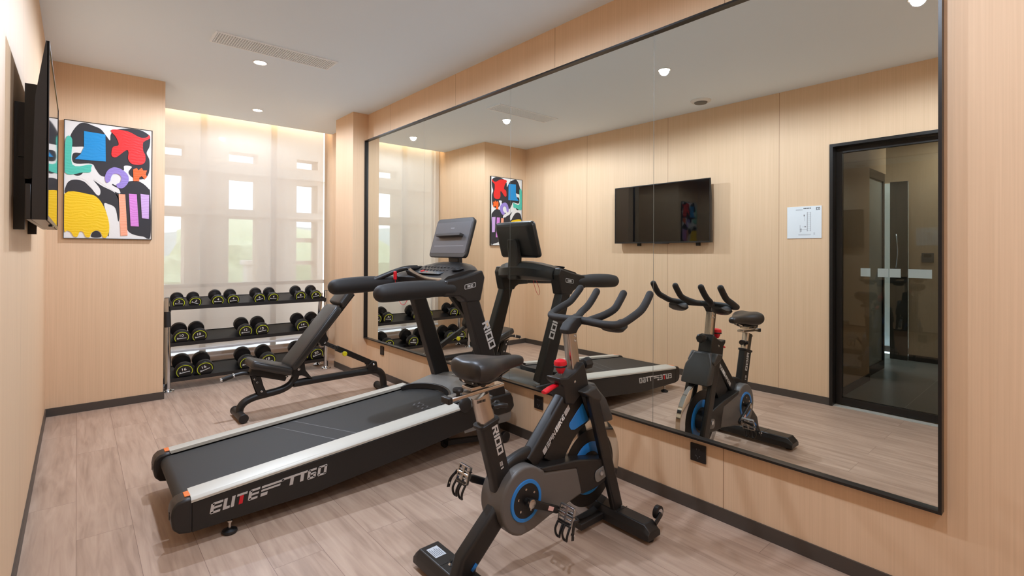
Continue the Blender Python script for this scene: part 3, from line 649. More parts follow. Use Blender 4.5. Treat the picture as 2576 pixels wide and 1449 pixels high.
# dumbbells: kg -> (radius, length, head length, ring radius)
KG = {2: (.053, .155, .026, .045), 4: (.055, .18, .032, .046), 6: (.055, .19, .036, .046), 8: (.056, .20, .040, .046), 10: (.066, .215, .048, .055), 12: (.067, .225, .052, .056),
      14: (.068, .23, .056, .057), 16: (.0745, .24, .060, .063), 18: (.0745, .245, .062, .063), 20: (.0745, .25, .066, .063)}
M_HANDLE = mat('dumbbell_handle', srgb(170, 168, 166), 0.25, 0.9)
def numeral(parent, text, h, z, y):
    cu = bpy.data.curves.new('number', 'FONT'); cu.body = text; cu.size = 1; cu.extrude = 0.0; cu.offset = 0.012
    to = bpy.data.objects.new('tmp', cu); me = bpy.data.meshes.new_from_object(to); bpy.data.objects.remove(to)
    xs = [v.co.x for v in me.vertices]; ys = [v.co.y for v in me.vertices]; cx = (min(xs) + max(xs)) / 2; cy = (min(ys) + max(ys)) / 2; k = h / (max(ys) - min(ys))
    b = MB(); b.bm.from_mesh(me)
    r = bmesh.ops.extrude_face_region(b.bm, geom=b.bm.faces[:])
    ev = {g for g in r['geom'] if isinstance(g, bmesh.types.BMVert)}
    for v in b.bm.verts: v.co = V(((v.co.x - cx) * k * 1.1, y - (0.0006 if v in ev else 0), (v.co.y - cy) * k + z))
    return obj('number', b, M_WPRINT, parent, smooth=False, local=True)
def dumbbell(kg, label):
    R, Ln, hl, rr = KG[kg]
    t = thing('dumbbell', label, 'dumbbell', group=None)
    for nm, y0, sgn in (('head', 0.0, 1), ('head', Ln, -1)):
        b = MB().lathe((0, y0, 0), (0, sgn, 0), [(0, R * .93), (.004, R * .985), (.008, R), (hl - .008, R), (hl - .003, R * .97), (hl, R * .55), (hl + .006, R * .36)], 40)
        hd = obj(nm, b, M_RUBBER, t, local=True)
        # open ring, number and script on the end face
        b = MB(); n = 36; y = -.0012 * sgn
        a0, a1 = math.radians(-34), math.radians(214)
        rows = []
        for i in range(n + 1):
            a = a0 + (a1 - a0) * i / n
            rows.append([(math.cos(a) * q * 1.0, y0 + yy, math.sin(a) * q) for q, yy in ((rr, 0.0), (rr, y), (rr - .0048, y), (rr - .0048, 0.0))])
        b.loft(rows); obj('ring_print', b, M_LIME, hd, smooth=False, local=True)
    front = [c for c in t.children if c.name.startswith('head')][0]
    numeral(front, str(kg), rr * .44, rr * .36, -.0004)
    # small slanted brand script, drawn as a wavy stroke with an initial
    w = rr * 1.25; pts = []
    for i in range(29): pts.append((-w / 2 + w * i / 28, -.0008, -rr * .13 + rr * .055 * math.sin(i * 2.2) + rr * .0))
    b = MB().tube(pts, rr * .035, 6)
    b.tube([(-w / 2 - rr * .02, -.0008, -rr * .22), (-w / 2 + rr * .03, -.0008, rr * .02), (-w / 2 + rr * .14, -.0008, -rr * .02), (-w / 2 + rr * .02, -.0008, -rr * .1), (-w / 2 + rr * .16, -.0008, -rr * .22)], rr * .03, 6)
    obj('script_print', b, M_WPRINT, front, smooth=False, local=True)
    obj('handle', MB().lathe((0, hl, 0), (0, 1, 0), [(0, .012), (.004, .0125), ((Ln - 2 * hl) * .5, .0155), (Ln - 2 * hl - .004, .0125), (Ln - 2 * hl, .012)], 20), M_HANDLE, t, local=True)
    return t
def put(t, x, shelf, kg, roll):
    R = KG[kg][0]; zf = SHELF[shelf]
    # front face centre sits so that the head rests on the tilted plate
    yf = 5.3905 + R * math.sin(TILT)*0.0
    y0 = 5.3905
    c = V((x, y0, zf + (R) / math.cos(TILT) + (y0 - 5.386) * math.tan(TILT) + .0006))
    t.location = c
    t.rotation_euler = (Matrix.Rotation(TILT, 3, 'X') @ Matrix.Rotation(math.radians(roll), 3, 'Y')).to_euler()
ROWS = [(0, [(2, .698, .825, 2, 22), (4, 1.008, 1.138, 0, -6), (6, 1.371, 1.499, -12, 6), (8, 1.764, 1.924, -4, -14)]),
        (1, [(10, .721, .860, -3, -12), (12, 1.247, 1.397, -4, -10), (14, 1.790, 1.940, -8, -4)]),
        (2, [(16, .745, .905, -10, -22), (18, 1.262, 1.455, -6, -12), (20, 1.783, 1.936, -10, -16)])]
TIER = ['top', 'middle', 'bottom']
for sh, items in ROWS:
    for kg, xa, xb, ra, rb in items:
        g = 'dumbbells on the %s tier' % TIER[sh]
        nth = (['leftmost', 'second', 'third', 'rightmost'] if sh == 0 else ['leftmost', 'middle', 'rightmost'])[[i[0] for i in items].index(kg)]
        a = dumbbell(kg, 'black dumbbell marked %d, left one of the %s pair on the %s tier' % (kg, nth, TIER[sh])); a['group'] = g
        bb = copy_tree(a); bb['label'] = 'black dumbbell marked %d, right one of the %s pair on the %s tier' % (kg, nth, TIER[sh])
        put(a, xa, sh, kg, ra); put(bb, xb, sh, kg, rb)

# ------------------------------------------------------------------ adjustable bench
BY = 4.172
bn = thing('adjustable_weight_bench', 'black adjustable weight bench with raised backrest beside the rack', 'bench', (1.5, BY, 0))
P = lambda x, z, y=BY: (x, y, z)
obj('main_beam', MB().tube(spline([P(1.312, .200), P(1.60, .205), P(1.96, .205), P(2.045, .19), P(2.085, .145), P(2.095, .08), P(2.098, .05)], 6), .030, 20), M_BLACK, bn)
obj('front_beam', MB().tube(spline([P(.925, .045), P(.932, .085), P(.965, .122), P(1.03, .145), P(1.12, .155), P(1.22, .168), P(1.29, .20), P(1.328, .255), P(1.338, .305)], 6), .028, 20), M_BLACK, bn)
for x, lb in ((.925, 1), (2.098, 2)):
    obj('foot_tube', MB().cyl((x, BY - .135, .034), (x, BY + .135, .034), .031), M_BLACK, bn)
    for s in (-1, 1): obj('foot_cap', MB().lathe((x, BY + s * .118, .034), (0, s, 0), [(0, .033), (.018, .034), (.022, .030)], 24), M_RUBBER, bn)
b = MB().xz([(1.045, .165), (1.115, .155), (1.085, .225), (1.065, .30), (1.00, .315), (1.02, .24)], BY - .034, BY - .028).xz([(1.045, .165), (1.115, .155), (1.085, .225), (1.065, .30), (1.00, .315), (1.02, .24)], BY + .028, BY + .034)
b.obox(P(1.08, .17), P(1.035, .30), .045, .03)
obj('seat_post', b, M_BLACK, bn, smooth=False)
def bolt(x, z, y=BY - .036, r=.009, par=bn): return obj('bolt', MB().lathe((x, y, z), (0, -1, 0), [(0, r), (.004, r), (.007, r * .6)], 14), M_CHROME, par)
for x, z in ((1.041, .262), (1.070, .189), (1.022, .290)): bolt(x, z)
obj('seat_beam', MB().obox(P(.992, .352), P(1.255, .262), .062, .058, ext=0), M_BLACK, bn, bevel=.008)
bolt(1.254, .275, BY - .034)
obj('hinge_bracket', MB().xz([(1.285, .30), (1.30, .262), (1.37, .262), (1.46, .215), (1.40, .30), (1.39, .375), (1.33, .40), (1.29, .37)], BY - .030, BY + .030), M_BLACK, bn, bevel=.004)
bolt(1.345, .317, BY - .032, .011)
# pads: rounded box swept in the XZ plane
def pad(name, a, b_, th, wd, w2=None, up=1, lift=0):
    a, b_ = V(a), V(b_); d = (b_ - a); L_ = d.length; d.normalize(); n = V((-d.z, 0, d.x)); w2 = w2 or wd; rows = []
    st = [(0.0, .80, .5), (.02, .93, .82), (.06, 1, 1), (.5, 1, 1), (.94, 1, 1), (.98, .93, .82), (1.0, .80, .5)]
    for u, kw, kt in st:
        c = a + d * (L_ * u); W = (wd + (w2 - wd) * u) * kw; T = th * kt
        rows.append([tuple(c + n * (q + th / 2) + V((0, p, 0))) for p, q in rrect(W, T, min(T, W) * .38, 4)])
    o_ = obj(name, MB().loft(rows), M_LEATHER, bn)
    # stitched seam following the upper edge
    bb = MB()
    for s in (-1, 1):
        bb.tube([tuple(a + d * (L_ * u) + n * (th * .86) + V((0, s * (wd + (w2 - wd) * u) * .475, 0))) for u in (.05, .3, .6, .95)], .0028, 6)
    obj('piping', bb, M_BLACK, o_)
    return o_
pad('seat_pad', (.972, BY, .386), (1.262, BY, .290), .064, .225, .265)
pad('backrest_pad', (1.296, BY, .318), (1.672, BY, .780), .066, .268, .262)
pad('head_pad', (1.681, BY, .791), (1.850, BY, .995), .064, .240, .20)
b = MB().obox(P(1.345, .345), P(1.80, .895), .05, .03); obj('back_beam', b, M_BLACK, bn, smooth=False)
obj('strut_bracket', MB().xz([(1.49, .535), (1.53, .475), (1.565, .485), (1.585, .53), (1.555, .60)], BY - .03, BY + .03), M_BLACK, bn, bevel=.004)
bolt(1.552, .503, BY - .032)
obj('adjusting_bar', MB().obox(P(1.545, .505), P(1.80, .368), .026, .034), M_DGREY, bn, bevel=.003)
b = MB()
for i in range(6): u = .22 + .11 * i; b.lathe((1.545 + .255 * u, BY - .013, .505 - .137 * u), (0, -1, 0), [(0, .0055), (.0008, .0055)], 10)
obj('pin_holes', b, mat('hole_black', srgb(8, 8, 8), .8), bn)
obj('support_sleeve', MB().obox(P(1.665, .440), P(1.985, .268), .038, .046), M_BLACK, bn, bevel=.003)
obj('pull_pin', MB().lathe((1.70, BY - .02, .405), (0, -1, 0), [(0, .009), (.05, .009), (.052, .009)], 14), M_CHROME, bn)
obj('pull_knob', MB().lathe((1.70, BY - .07, .402), (0, -1, 0), [(0, .012), (.004, .019), (.02, .020), (.026, .015)], 20), M_YEL, bn)
obj('sleeve_bracket', MB().xz([(1.935, .215), (2.03, .205), (2.015, .285), (1.975, .292), (1.94, .27)], BY - .032, BY + .032), M_BLACK, bn, bevel=.003)
bolt(1.986, .262, BY - .034); obj('stop_pin', MB().cyl(P(1.925, .27), P(1.925, .305), .009, 12), M_BLACK, bn)
obj('carry_handle', MB().tube(spline([P(1.03, .315), P(.96, .338), P(.90, .334), P(.884, .331)], 5), .013, 14), M_BLACK, bn)
obj('handle_grip', MB().tube([P(.884, .331), P(.812, .312)], .0165, 16), M_SOFT, bn)
for x, z in ((.886, .332), (.806, .310)): obj('handle_collar', MB().cyl(P(x + .004, z + .001), P(x - .006, z - .0015), .0185, 18), M_CHROME, bn)

# ------------------------------------------------------------------ treadmill
tm = thing('treadmill', 'large black treadmill with white side rails facing the mirror', 'treadmill', (1.3, 2.86, 0))
CY, SY, NY = 2.86, 2.495, 3.225
zt = lambda x: .188 + .0800 * (x - .374)         # top edge of the side panel
zb = lambda x: .066 if x < .9 else (.066 + (x - .9) * .112)
for s in (-1, 1):
    y0, y1 = (SY, SY + .05) if s < 0 else (NY - .05, NY)
    pts = [(.375, .062), (.9, .070), (1.4, .118), (1.87, .176), (2.02, .20), (2.10, .225), (2.10, zt(2.06)), (.375, zt(.375))]
    obj('side_panel', MB().xz(pts, y0, y1), M_BLACK, tm, bevel=.004)
    # white rail: rounded top that drops over the outer edge
    yo, yi = (SY - .003, SY + .105) if s < 0 else (NY + .003, NY - .085)
    rows = []
    for x in (.372, 1.765):
        z = zt(x) + .002
        pr = [(yo, z), (yo, z + .010), (yo - (yo - yi) * .06, z + .018), (yo - (yo - yi) * .16, z + .022), (yi, z + .024), (yi, z + .008), (yo - (yo - yi) * .1, z)]
        rows.append([(x, a, b_) for a, b_ in pr])
    obj('side_rail', MB().loft(rows), M_ALU, tm)
    c0, c1 = (SY - .002, SY + .095) if s < 0 else (NY - .095, NY + .002)
    pts = [(.378, .060), (.330, .070), (.306, .095), (.300, .150), (.306, .185), (.325, .203), (.352, .209), (.378, .208)]
    obj('end_cap', MB().xz(pts, c0, c1), M_SATIN, tm, bevel=.010, seg=3)
    obj('reflector', MB().xz([(.352, .2085), (.374, .2095), (.374, .213), (.352, .212)], c0 + .03, c1 - .012), M_ORANGE, tm, bevel=.002)
    obj('cap_slot', boxes((.2985, .301, (c0 + c1) / 2 - .006, (c0 + c1) / 2 + .006, .125, .155)), M_RUBBER, tm, smooth=False)
    # adjustable foot
    fy = 2.517 if s < 0 else 3.203
    obj('levelling_foot', MB().lathe((.523, fy, 0), (0, 0, 1), [(0, .028), (.006, .032), (.014, .030), (.020, .016), (.024, .008)], 24), M_RUBBER, tm)
    obj('foot_screw', MB().lathe((.523, fy, .02), (0, 0, 1), [(0, .006), (.028, .006), (.029, .011), (.036, .011), (.037, .006), (.050, .006)], 14), M_STEEL, tm)
# deck, belt (wraps round the rear roller) and roller
obj('deck_base', MB().loft([[(x, y, z) for y, z in ((SY + .05, zb(x) + .03), (NY - .05, zb(x) + .03), (NY - .05, zt(x) - .012), (SY + .05, zt(x) - .012))] for x in (.40, 1.2, 1.9)]), M_BLACK, tm, smooth=False)
by0, by1 = 2.612, 3.128
xs = [(1.86, zt(1.86) + .006), (1.0, zt(1.0) + .006), (.40, zt(.40) + .006)]
arc = [(.366 + .036 * math.cos(a), zt(.375) - .029 + .036 * math.sin(a)) for a in [math.radians(q) for q in range(95, 270, 16)]]
pr = xs + arc + [(.45, .115)]
inn = [(.45, .122)] + [(.366 + .028 * math.cos(a), zt(.375) - .029 + .028 * math.sin(a)) for a in [math.radians(q) for q in range(262, 90, -16)]] + [(.40, zt(.40) + .001), (1.0, zt(1.0) + .001), (1.86, zt(1.86) + .001)]
obj('running_belt', MB().xz(pr + inn, by0, by1), M_BELT, tm)
b = MB()
for xa, xb in ((.86, 1.035), (.967, 1.158)):
    pass
for x0 in (.92, 1.03):
    d = .15
    b.faces([(x0 + d, by0 + .004, zt(x0 + d) + .0066), (x0 + d + .004, by0 + .004, zt(x0 + d) + .0069), (x0 - .05 + .004, by1 - .004, zt(x0 - .05) + .0069), (x0 - .05, by1 - .004, zt(x0 - .05) + .0066)], [(0, 1, 2, 3)])
obj('belt_seam', b, mat('belt_line', srgb(120, 120, 122), .6), tm, smooth=False)
# small tread logo near the hood
b = MB()
for k in range(3):
    for j in range(2):
        cx_, cy_ = 1.66 + .0 * k - .035 * j, 2.68 + .05 * k
        b.faces([(cx_ - .03, cy_, zt(cx_) + .0066), (cx_, cy_ + .028, zt(cx_) + .0068), (cx_ + .006, cy_ + .022, zt(cx_) + .0068), (cx_ - .016, cy_, zt(cx_) + .0067), (cx_ + .006, cy_ - .012, zt(cx_) + .0068), (cx_, cy_ - .018, zt(cx_) + .0068)], [(0, 1, 2, 3, 4, 5)])
obj('belt_print', b, mat('belt_mark', srgb(98, 99, 104), .5), tm, smooth=False)
# motor hood: loft across Y
def hood_row(y, k):       # k: 0 at the side, 1 in the middle
    e = abs(y - CY) / .365
    xr = 1.775 + .085 * (1 - e ** 2)             # curved rear edge
    xf = 2.245 - .075 * e ** 3
    dz = -.022 * e ** 4
    pts = [(xr, .300), (xr + .03, .322), (xr + .06, .330), (1.98, .362), (2.07, .374), (2.15, .366), (xf - .02, .335), (xf, .290), (xf, .17), (xf - .02, .150), (xr + .02, .150), (xr, .24)]
    return [(x, y, z + (dz if z > .25 else 0)) for x, z in pts]
ys = [SY + .004, SY + .03, SY + .09, 2.70, CY, 3.02, NY - .09, NY - .03, NY - .004]
obj('motor_hood', MB().loft([hood_row(y, 0) for y in ys]), M_HOOD, tm)
# raised lip round the rear of the hood
lip = spline([(1.70, SY + .110, .306), (1.755, SY + .125, .322), (1.835, 2.72, .333), (1.868, CY, .337), (1.835, 3.00, .333), (1.755, NY - .125, .322), (1.70, NY - .110, .306)], 6)
obj('hood_lip', MB().ring(lip, lambda i, n: [(-.020, -.010), (.020, -.010), (.020, .006), (-.020, .006)], side=(0, 0, 1)), M_SATIN, tm, bevel=.004)
lettering('hood_logo', 'RIDO', (2.045, 3.01, .3735), (.06, -1, .0), (1, 0, .10), .13, .035, M_LETTER, tm, shear=0.0, depth=.001)
obj('power_switch', boxes((2.228, 2.2425, 2.60, 2.635, .225, .265)), M_ORANGE, tm, bevel=.002)
# lettering on the side panel (own strokes)
b = MB(); R_ = MB()
UX = (1, 0, .067); UY = (0, 0, 1); O = (.440, SY, .1165)
def st(mb, pts): mb.prism(pts, O, UX, UY, 0, .0012)
hh = .046; sl = .16
def par(mb, x0, x1, y0, y1): st(mb, [(x0 + sl * y0 * hh / 1, y0 * hh), (x1 + sl * y0 * hh, y0 * hh), (x1 + sl * y1 * hh, y1 * hh), (x0 + sl * y1 * hh, y1 * hh)])
def letE(x, w): par(b, x, x + .013, .08, .92); par(b, x + .006, x + w, .80, 1.0); par(b, x + .013, x + w - .003, .42, .60); par(b, x + .004, x + w - .006, 0, .20)
letE(0, .046); par(b, .050, .063, 0, 1); par(b, .063, .077, 0, .22); par(b, .081, .094, 0, 1); par(b, .101, .143, .80, 1.0); par(R_, .113, .129, 0, .78); letE(.150, .046)
par(b, .203, .300, .78, .98); par(b, .203, .286, .46, .64); par(b, .203, .232, .0, .30); par(b, .290, .408, .84, 1.04); par(b, .330, .346, .10, .84); par(b, .378, .394, .10, .84)
x = .412; par(b, x, x + .013, .10, .92); par(b, x + .006, x + .040, .80, 1.0); par(b, x + .010, x + .038, .42, .60); par(b, x + .004, x + .036, 0, .20); par(b, x + .028, x + .041, .10, .50)
x = .461; par(b, x, x + .013, .10, .92); par(b, x + .004, x + .042, .82, 1.0); par(b, x + .004, x + .042, 0, .18); par(b, x + .031, x + .044, .08, .92)
obj('side_lettering', b, M_LETTER, tm, smooth=False); obj('red_letter_stem', R_, M_RED, tm, smooth=False)
# uprights with shrouds and hand rails
for s in (-1, 1):
    y0, y1 = (SY + .003, SY + .078) if s < 0 else (NY - .078, NY - .003)
    up_ = obj('upright', MB().xz([(2.018, .300), (2.145, .300), (2.012, .675), (1.907, .965), (1.802, .965), (1.885, .70)], y0, y1), M_BLACK, tm, bevel=.012, seg=3)
    obj('upright_boot', MB().xz([(2.005, .335), (2.165, .335), (2.185, .30), (2.198, .24), (2.165, .208), (2.06, .205), (1.985, .235), (1.96, .30)], y0 - .008, y1 + .01), M_SATIN, tm, bevel=.012, seg=3)
    q0, q1 = (y0 - .006, y1 + .012) if s < 0 else (y1 + .006, y0 - .012)
    pts = [(1.64, .992), (1.655, 1.088), (1.70, 1.094), (1.80, 1.112), (1.885, 1.136), (1.925, 1.146), (1.945, 1.10), (1.93, 1.03), (1.912, .955), (1.800, .950), (1.785, .972), (1.752, .990)]
    obj('upright_shroud', MB().xz(pts, min(q0, q1), max(q0, q1)), M_SATIN, tm, bevel=.010, seg=3)
    yc = SY + .038 if s < 0 else NY - .038
    path = [(1.262, yc, 1.030), (1.36, yc, 1.036), (1.50, yc, 1.041), (1.64, yc, 1.041), (1.70, yc, 1.038)]
    f = lambda i, n: (.046, .050, .0535, .054, .052, .050)[min(5, max(0, i))]
    obj('hand_rail', MB().tube(spline(path, 3), lambda i, n: .049 + .0055 * math.sin(math.pi * min(1, i / 8)), 20, side=(0, 1, 0), roundcap=True), M_SOFT, tm)
    if s < 0: outer, ux, lx = y0 - .006, (1, 0, 0), 1.915
    else: outer, ux, lx = y1 + .006, (-1, 0, 0), 2.0
    # RIDO down the upright, reading top to bottom
    o_ = (1.925, y0 - .0002, .800) if s < 0 else (2.035, y1 + .0002, .640)
    d = (.345, 0, -.94)
    if s < 0: lettering('upright_logo', 'RIDO', (1.925, y0, .812), d, (.94, 0, .345), .185, .052, M_LETTER, up_, gap=.12)
    b = MB(); bd = rrect(.084, .030, .007, 3); bi = rrect(.078, .024, .005, 3)
    yy = y0 - .006 if s < 0 else y1 + .006
    cx_, cz_ = 1.828, 1.052; n = len(bd); dn = -.001 if s < 0 else .001
    b.loft([[(cx_ + p[0], yy + q_, cz_ + p[1] + p[0] * .16) for p, q_ in ((bd[i], 0), (bd[i], dn), (bi[i], dn), (bi[i], 0))] for i in list(range(n)) + [0]], caps=False)
    obj('badge_frame', b, M_LETTER, up_, smooth=False)
    if s < 0: lettering('badge_text', 'RIDO', (cx_ - .021, yy, cz_ - .0085 - .003), (1, 0, .16), (0, 0, 1), .042, .015, M_LETTER, up_, gap=.15)
# console: lofted across Y
def crow(y):
    e = min(1, abs(y - CY) / .31); k = 1 - e ** 2.4
    pts = [(1.672 + .045 * k, 1.060), (1.668 + .045 * k, 1.088), (1.700 + .06 * k, 1.110 + .010 * k), (1.80 + .055 * k, 1.134 + .036 * k), (1.870 + .06 * k, 1.148 + .046 * k), (1.925 + .075 * k, 1.146 + .040 * k), (1.950 + .085 * k, 1.115 + .03 * k),
           (1.948 + .085 * k, 1.070 + .015 * k), (1.915 + .07 * k, 1.045 + .012 * k), (1.80 + .05 * k, 1.040)]
    return [(x_, y, z_) for x_, z_ in pts]
ys = [SY + .055, SY + .085, 2.62, 2.70, 2.78, CY, 2.94, 3.02, 3.10, NY - .085, NY - .055]
con = obj('console', MB().loft([crow(y) for y in ys]), M_SATIN, tm)
def on_console(x, y, dz=0.0):
    r = crow(y)[2:6]
    for (xa, _, za), (xb, _, zb_) in zip(r, r[1:]):
        if xa <= x <= xb: return za + (zb_ - za) * (x - xa) / (xb - xa) + dz
    return r[0][2] + dz
b = MB()
for i in range(9):
    y = 2.70 + .04 * i
    for x in (1.80, 1.835):
        obj('button', MB().lathe((x, y, on_console(x, y, -.001)), (-.2, 0, 1), [(0, .010), (.003, .010), (.004, .008)], 12), M_DGREY, con)

obj('stop_button', MB().lathe((1.775, 2.965, on_console(1.775, 2.965, -.001)), (-.2, 0, 1), [(0, .016), (.005, .016), (.007, .012)], 18), M_RED, con)
obj('start_button', MB().lathe((1.775, 2.905, on_console(1.775, 2.905, -.001)), (-.2, 0, 1), [(0, .012), (.004, .012)], 18), M_RED, con)
for y in (2.61, 3.11):
    obj('cup_holder', MB().lathe((1.815, y, on_console(1.815, y, -.004)), (-.15, 0, 1), [(0, .034), (.010, .042), (.014, .040), (.014, .034), (.004, .030)], 28), M_RUBBER, con)
b = MB().faces([(1.722, 2.72, 1.105), (1.722, 3.00, 1.105), (1.79, 2.98, 1.131), (1.79, 2.74, 1.131)], [(0, 1, 2, 3)])
obj('readout_panel', MB().loft([[(1.735, y, on_console(1.745, CY, -.003)), (1.800, y, on_console(1.80, CY, -.006)), (1.800, y, on_console(1.80, CY, -.003)), (1.735, y, on_console(1.745, CY, .000))] for y in (2.70, 3.0)]), mat('readout', srgb(58, 64, 70), .25), con, smooth=False)
# raised arm at the far end of the console, silver trim along its front edge, safety key
obj('console_arm', MB().tube(spline([(1.50, 3.165, 1.062), (1.565, 3.155, 1.088), (1.65, 3.135, 1.122), (1.72, 3.10, 1.146), (1.80, 3.08, 1.150)], 5), .017, 14), M_SATIN, tm)
obj('console_trim', MB().ring(spline([(1.735, 3.085, 1.146), (1.715, 3.02, 1.134), (1.700, 2.92, 1.113), (1.695, 2.80, 1.094), (1.695, 2.66, 1.090), (1.70, 2.60, 1.092)], 5), lambda i, n: [(-.010, -.004), (.010, -.004), (.010, .004), (-.010, .004)], side=(1, 0, .4)), M_STEEL, tm)
obj('console_skirt', MB().loft([[(1.700, y, z), (1.712, y, z), (1.76, y, 1.045), (1.748, y, 1.045)] for y, z in ((3.07, 1.136), (3.0, 1.124), (2.92, 1.106), (2.80, 1.088), (2.60, 1.084))]), M_RUBBER, tm, smooth=False)
obj('safety_key', MB().loft([[(x, 3.085 + a, z + c * .0) for x, a in rrect(.014, .030, .005, 3, 1.632, 0)] for z, c in ((1.070, 0), (1.112, 0), (1.128, 0))]), M_RED, tm, bevel=.004)
obj('key_cord', MB().tube(spline([(1.632, 3.085, 1.075), (1.635, 3.075, 1.00), (1.64, 3.04, .93), (1.65, 3.00, .905), (1.67, 2.97, .95), (1.73, 2.96, 1.05)], 5), .0018, 6), M_RED, tm)
# display: tilted tablet-like screen with a holder ledge
du, dz_ = V((0, 1, 0)), V((.08, 0, .268)).normalized(); dn = du.cross(dz_)       # toward the user: -X
if dn.x > 0: dn = -dn
cc = V((1.960, 2.905, 1.361))
def dpr(mb, pts, d0, d1, o=cc):
    n = len(pts); lo = [mb.bm.verts.new(o + du * a + dz_ * c + dn * d0) for a, c in pts]; hi = [mb.bm.verts.new(o + du * a + dz_ * c + dn * d1) for a, c in pts]
    mb.bm.faces.new(lo); mb.bm.faces.new(hi[::-1])
    for i in range(n): mb.bm.faces.new((lo[i], lo[(i + 1) % n], hi[(i + 1) % n], hi[i]))
    return mb
dsp = obj('display', dpr(MB(), rrect(.445, .285, .030, 6), 0, -.016), M_DGREY, tm, bevel=.004)
rows = []
for k, (sx, dd) in enumerate(((.985, -.016), (.975, -.030), (.86, -.048), (.80, -.052))):
    rows.append([tuple(cc + du * a * sx + dz_ * c * sx + dn * dd) for a, c in rrect(.445, .285, .030, 6)])
obj('display_back', MB().loft(rows), M_SATIN, dsp)
obj('display_face', dpr(MB(), rrect(.425, .225, .012, 4, 0, .0), .0002, .0012), mat('display_face', srgb(92, 92, 94), .28), dsp, smooth=False)
obj('tablet_ledge', dpr(MB(), rrect(.30, .020, .004, 3, .0, .012), 0, .034), M_DGREY, dsp, bevel=.003)
obj('display_groove', dpr(MB(), rrect(.36, .003, .001, 2, 0, -.062), 0, .0016), mat('groove', srgb(150, 150, 152), .4), dsp, smooth=False)
dpr_ = MB(); lettering('display_logo', 'RIDO', tuple(cc + dn * .0013 + du * .021 + dz_ * .062), -du, dz_, .042, .010, mat('logo_grey', srgb(150, 150, 150), .4), dsp, depth=.0006)
obj('display_neck', MB().loft([[(x, y, z) for x, y in ((xc - .022, 2.905 - w_), (xc + .020, 2.905 - w_ * .9), (xc + .020, 2.905 + w_ * .9), (xc - .022, 2.905 + w_))] for xc, z, w_ in ((2.010, 1.05, .060), (2.008, 1.14, .062), (2.003, 1.22, .062), (2.020, 1.33, .058), (2.028, 1.36, .050))]), M_SATIN, tm, bevel=.008)
# incline frame and transport wheels beneath
b = MB().obox((1.80, CY - .18, .045), (2.14, CY - .30, .040), .03, .03).obox((1.80, CY + .18, .045), (2.14, CY + .30, .040), .03, .03).obox((1.80, CY - .20, .045), (1.80, CY + .20, .045), .03, .03, side=(1, 0, 0))
b.obox((2.12, CY - .20, .05), (1.98, CY - .20, .24), .03, .04).obox((2.12, CY + .20, .05), (1.98, CY + .20, .24), .03, .04)
obj('incline_frame', b, M_BLACK, tm, smooth=False)
for y in (2.535, 3.185):
    obj('wheel', MB().lathe((2.150, y - .015, .036), (0, 1, 0), [(0, .030), (.004, .036), (.026, .036), (.030, .030)], 28), M_RUBBER, tm)
for y in (2.72, 3.0):
    obj('rear_wheel', MB().lathe((1.80, y - .012, .028), (0, 1, 0), [(0, .024), (.004, .028), (.02, .028), (.024, .024)], 24), M_RUBBER, tm)
obj('rail_end_knob', MB().lathe((1.800, SY + .010, .322), (0, -1, .15), [(0, .044), (.010, .046), (.016, .038), (.018, .02)], 28), M_SATIN, tm)

# ------------------------------------------------------------------ spinning bike
BC = 1.50
bk = thing('exercise_bike', 'black and grey spinning bike with blue accents in front of the mirror', 'exercise bike', (1.5, BC, 0))
Q = lambda x, z, y=BC: (x, y, z)
# stabilisers
def stab(name, x0, x1, ya, yb, lab=None):
    rows = []
    for y, k in ((ya, .0), (ya + .030, 1), (yb - .030, 1), (yb, .0)):
        zt_ = .080 if k else .052; xi = .008 if k else .012
        rows.append([(x0, y, .018), (x0 + .002, y, .050 if k else .042), (x0 + xi + .006, y, zt_), (x1 - xi - .006, y, zt_), (x1 - .002, y, .050 if k else .042), (x1, y, .018)])
    return obj(name, MB().loft(rows), M_SATIN, bk, bevel=.004)
rs = stab('rear_stabiliser', 1.020, 1.135, 1.225, 1.770)
fs = stab('front_stabiliser', 1.852, 1.948, 1.232, 1.768)
for nm, x in (('rear', 1.078), ('front', 1.902)):
    for y in (1.262, 1.735): obj('rubber_foot', MB().lathe((x, y, 0), (0, 0, 1), [(0, .020), (.006, .022), (.020, .018)], 20), M_RUBBER, bk)
for par_, x0, x1 in ((rs, 1.036, 1.120), (fs, 1.864, 1.940)):
    for y in (1.405, 1.595): obj('cover_joint', boxes((x0, x1, y - .0012, y + .0012, .0795, .0810)), M_RUBBER, par_, smooth=False)
lb = obj('rating_label', boxes((1.050, 1.098, 1.645, 1.715, .0798, .0806)), mat('label_silver', srgb(196, 200, 204), .4), rs, smooth=False)
b = MB()
for i in range(6): b.box(1.054 + .007 * i, 1.0565 + .007 * i, 1.652, 1.705 - .006 * (i % 3), .0806, .0809)
obj('label_print', b, mat('label_text', srgb(110, 112, 118), .6), lb, smooth=False)
for y in (1.575,): obj('bolt', MB().lathe((1.072, y, .079), (0, 0, 1), [(0, .011), (.004, .011), (.010, .006), (.018, .006)], 14), M_CHROME, bk)
for y in (1.425, 1.575): obj('bolt', MB().lathe((1.922, y, .079), (0, 0, 1), [(0, .009), (.005, .009), (.008, .005)], 14), M_CHROME, bk)
for y in (1.262, 1.735):
    wh = obj('transport_wheel', MB().lathe((1.972, y - .012, .098), (0, 1, 0), [(0, .022), (.003, .030), (.021, .030), (.024, .022)], 28), M_RUBBER, bk)
    obj('wheel_rim', MB().lathe((1.972, y - .0135, .098), (0, 1, 0), [(0, .012), (.001, .019), (.026, .019), (.027, .012)], 24), M_CHROME, wh)
    obj('wheel_fork', MB().obox((1.925, y - .018, .070), (1.972, y - .018, .098), .006, .022), M_SATIN, bk, smooth=False)
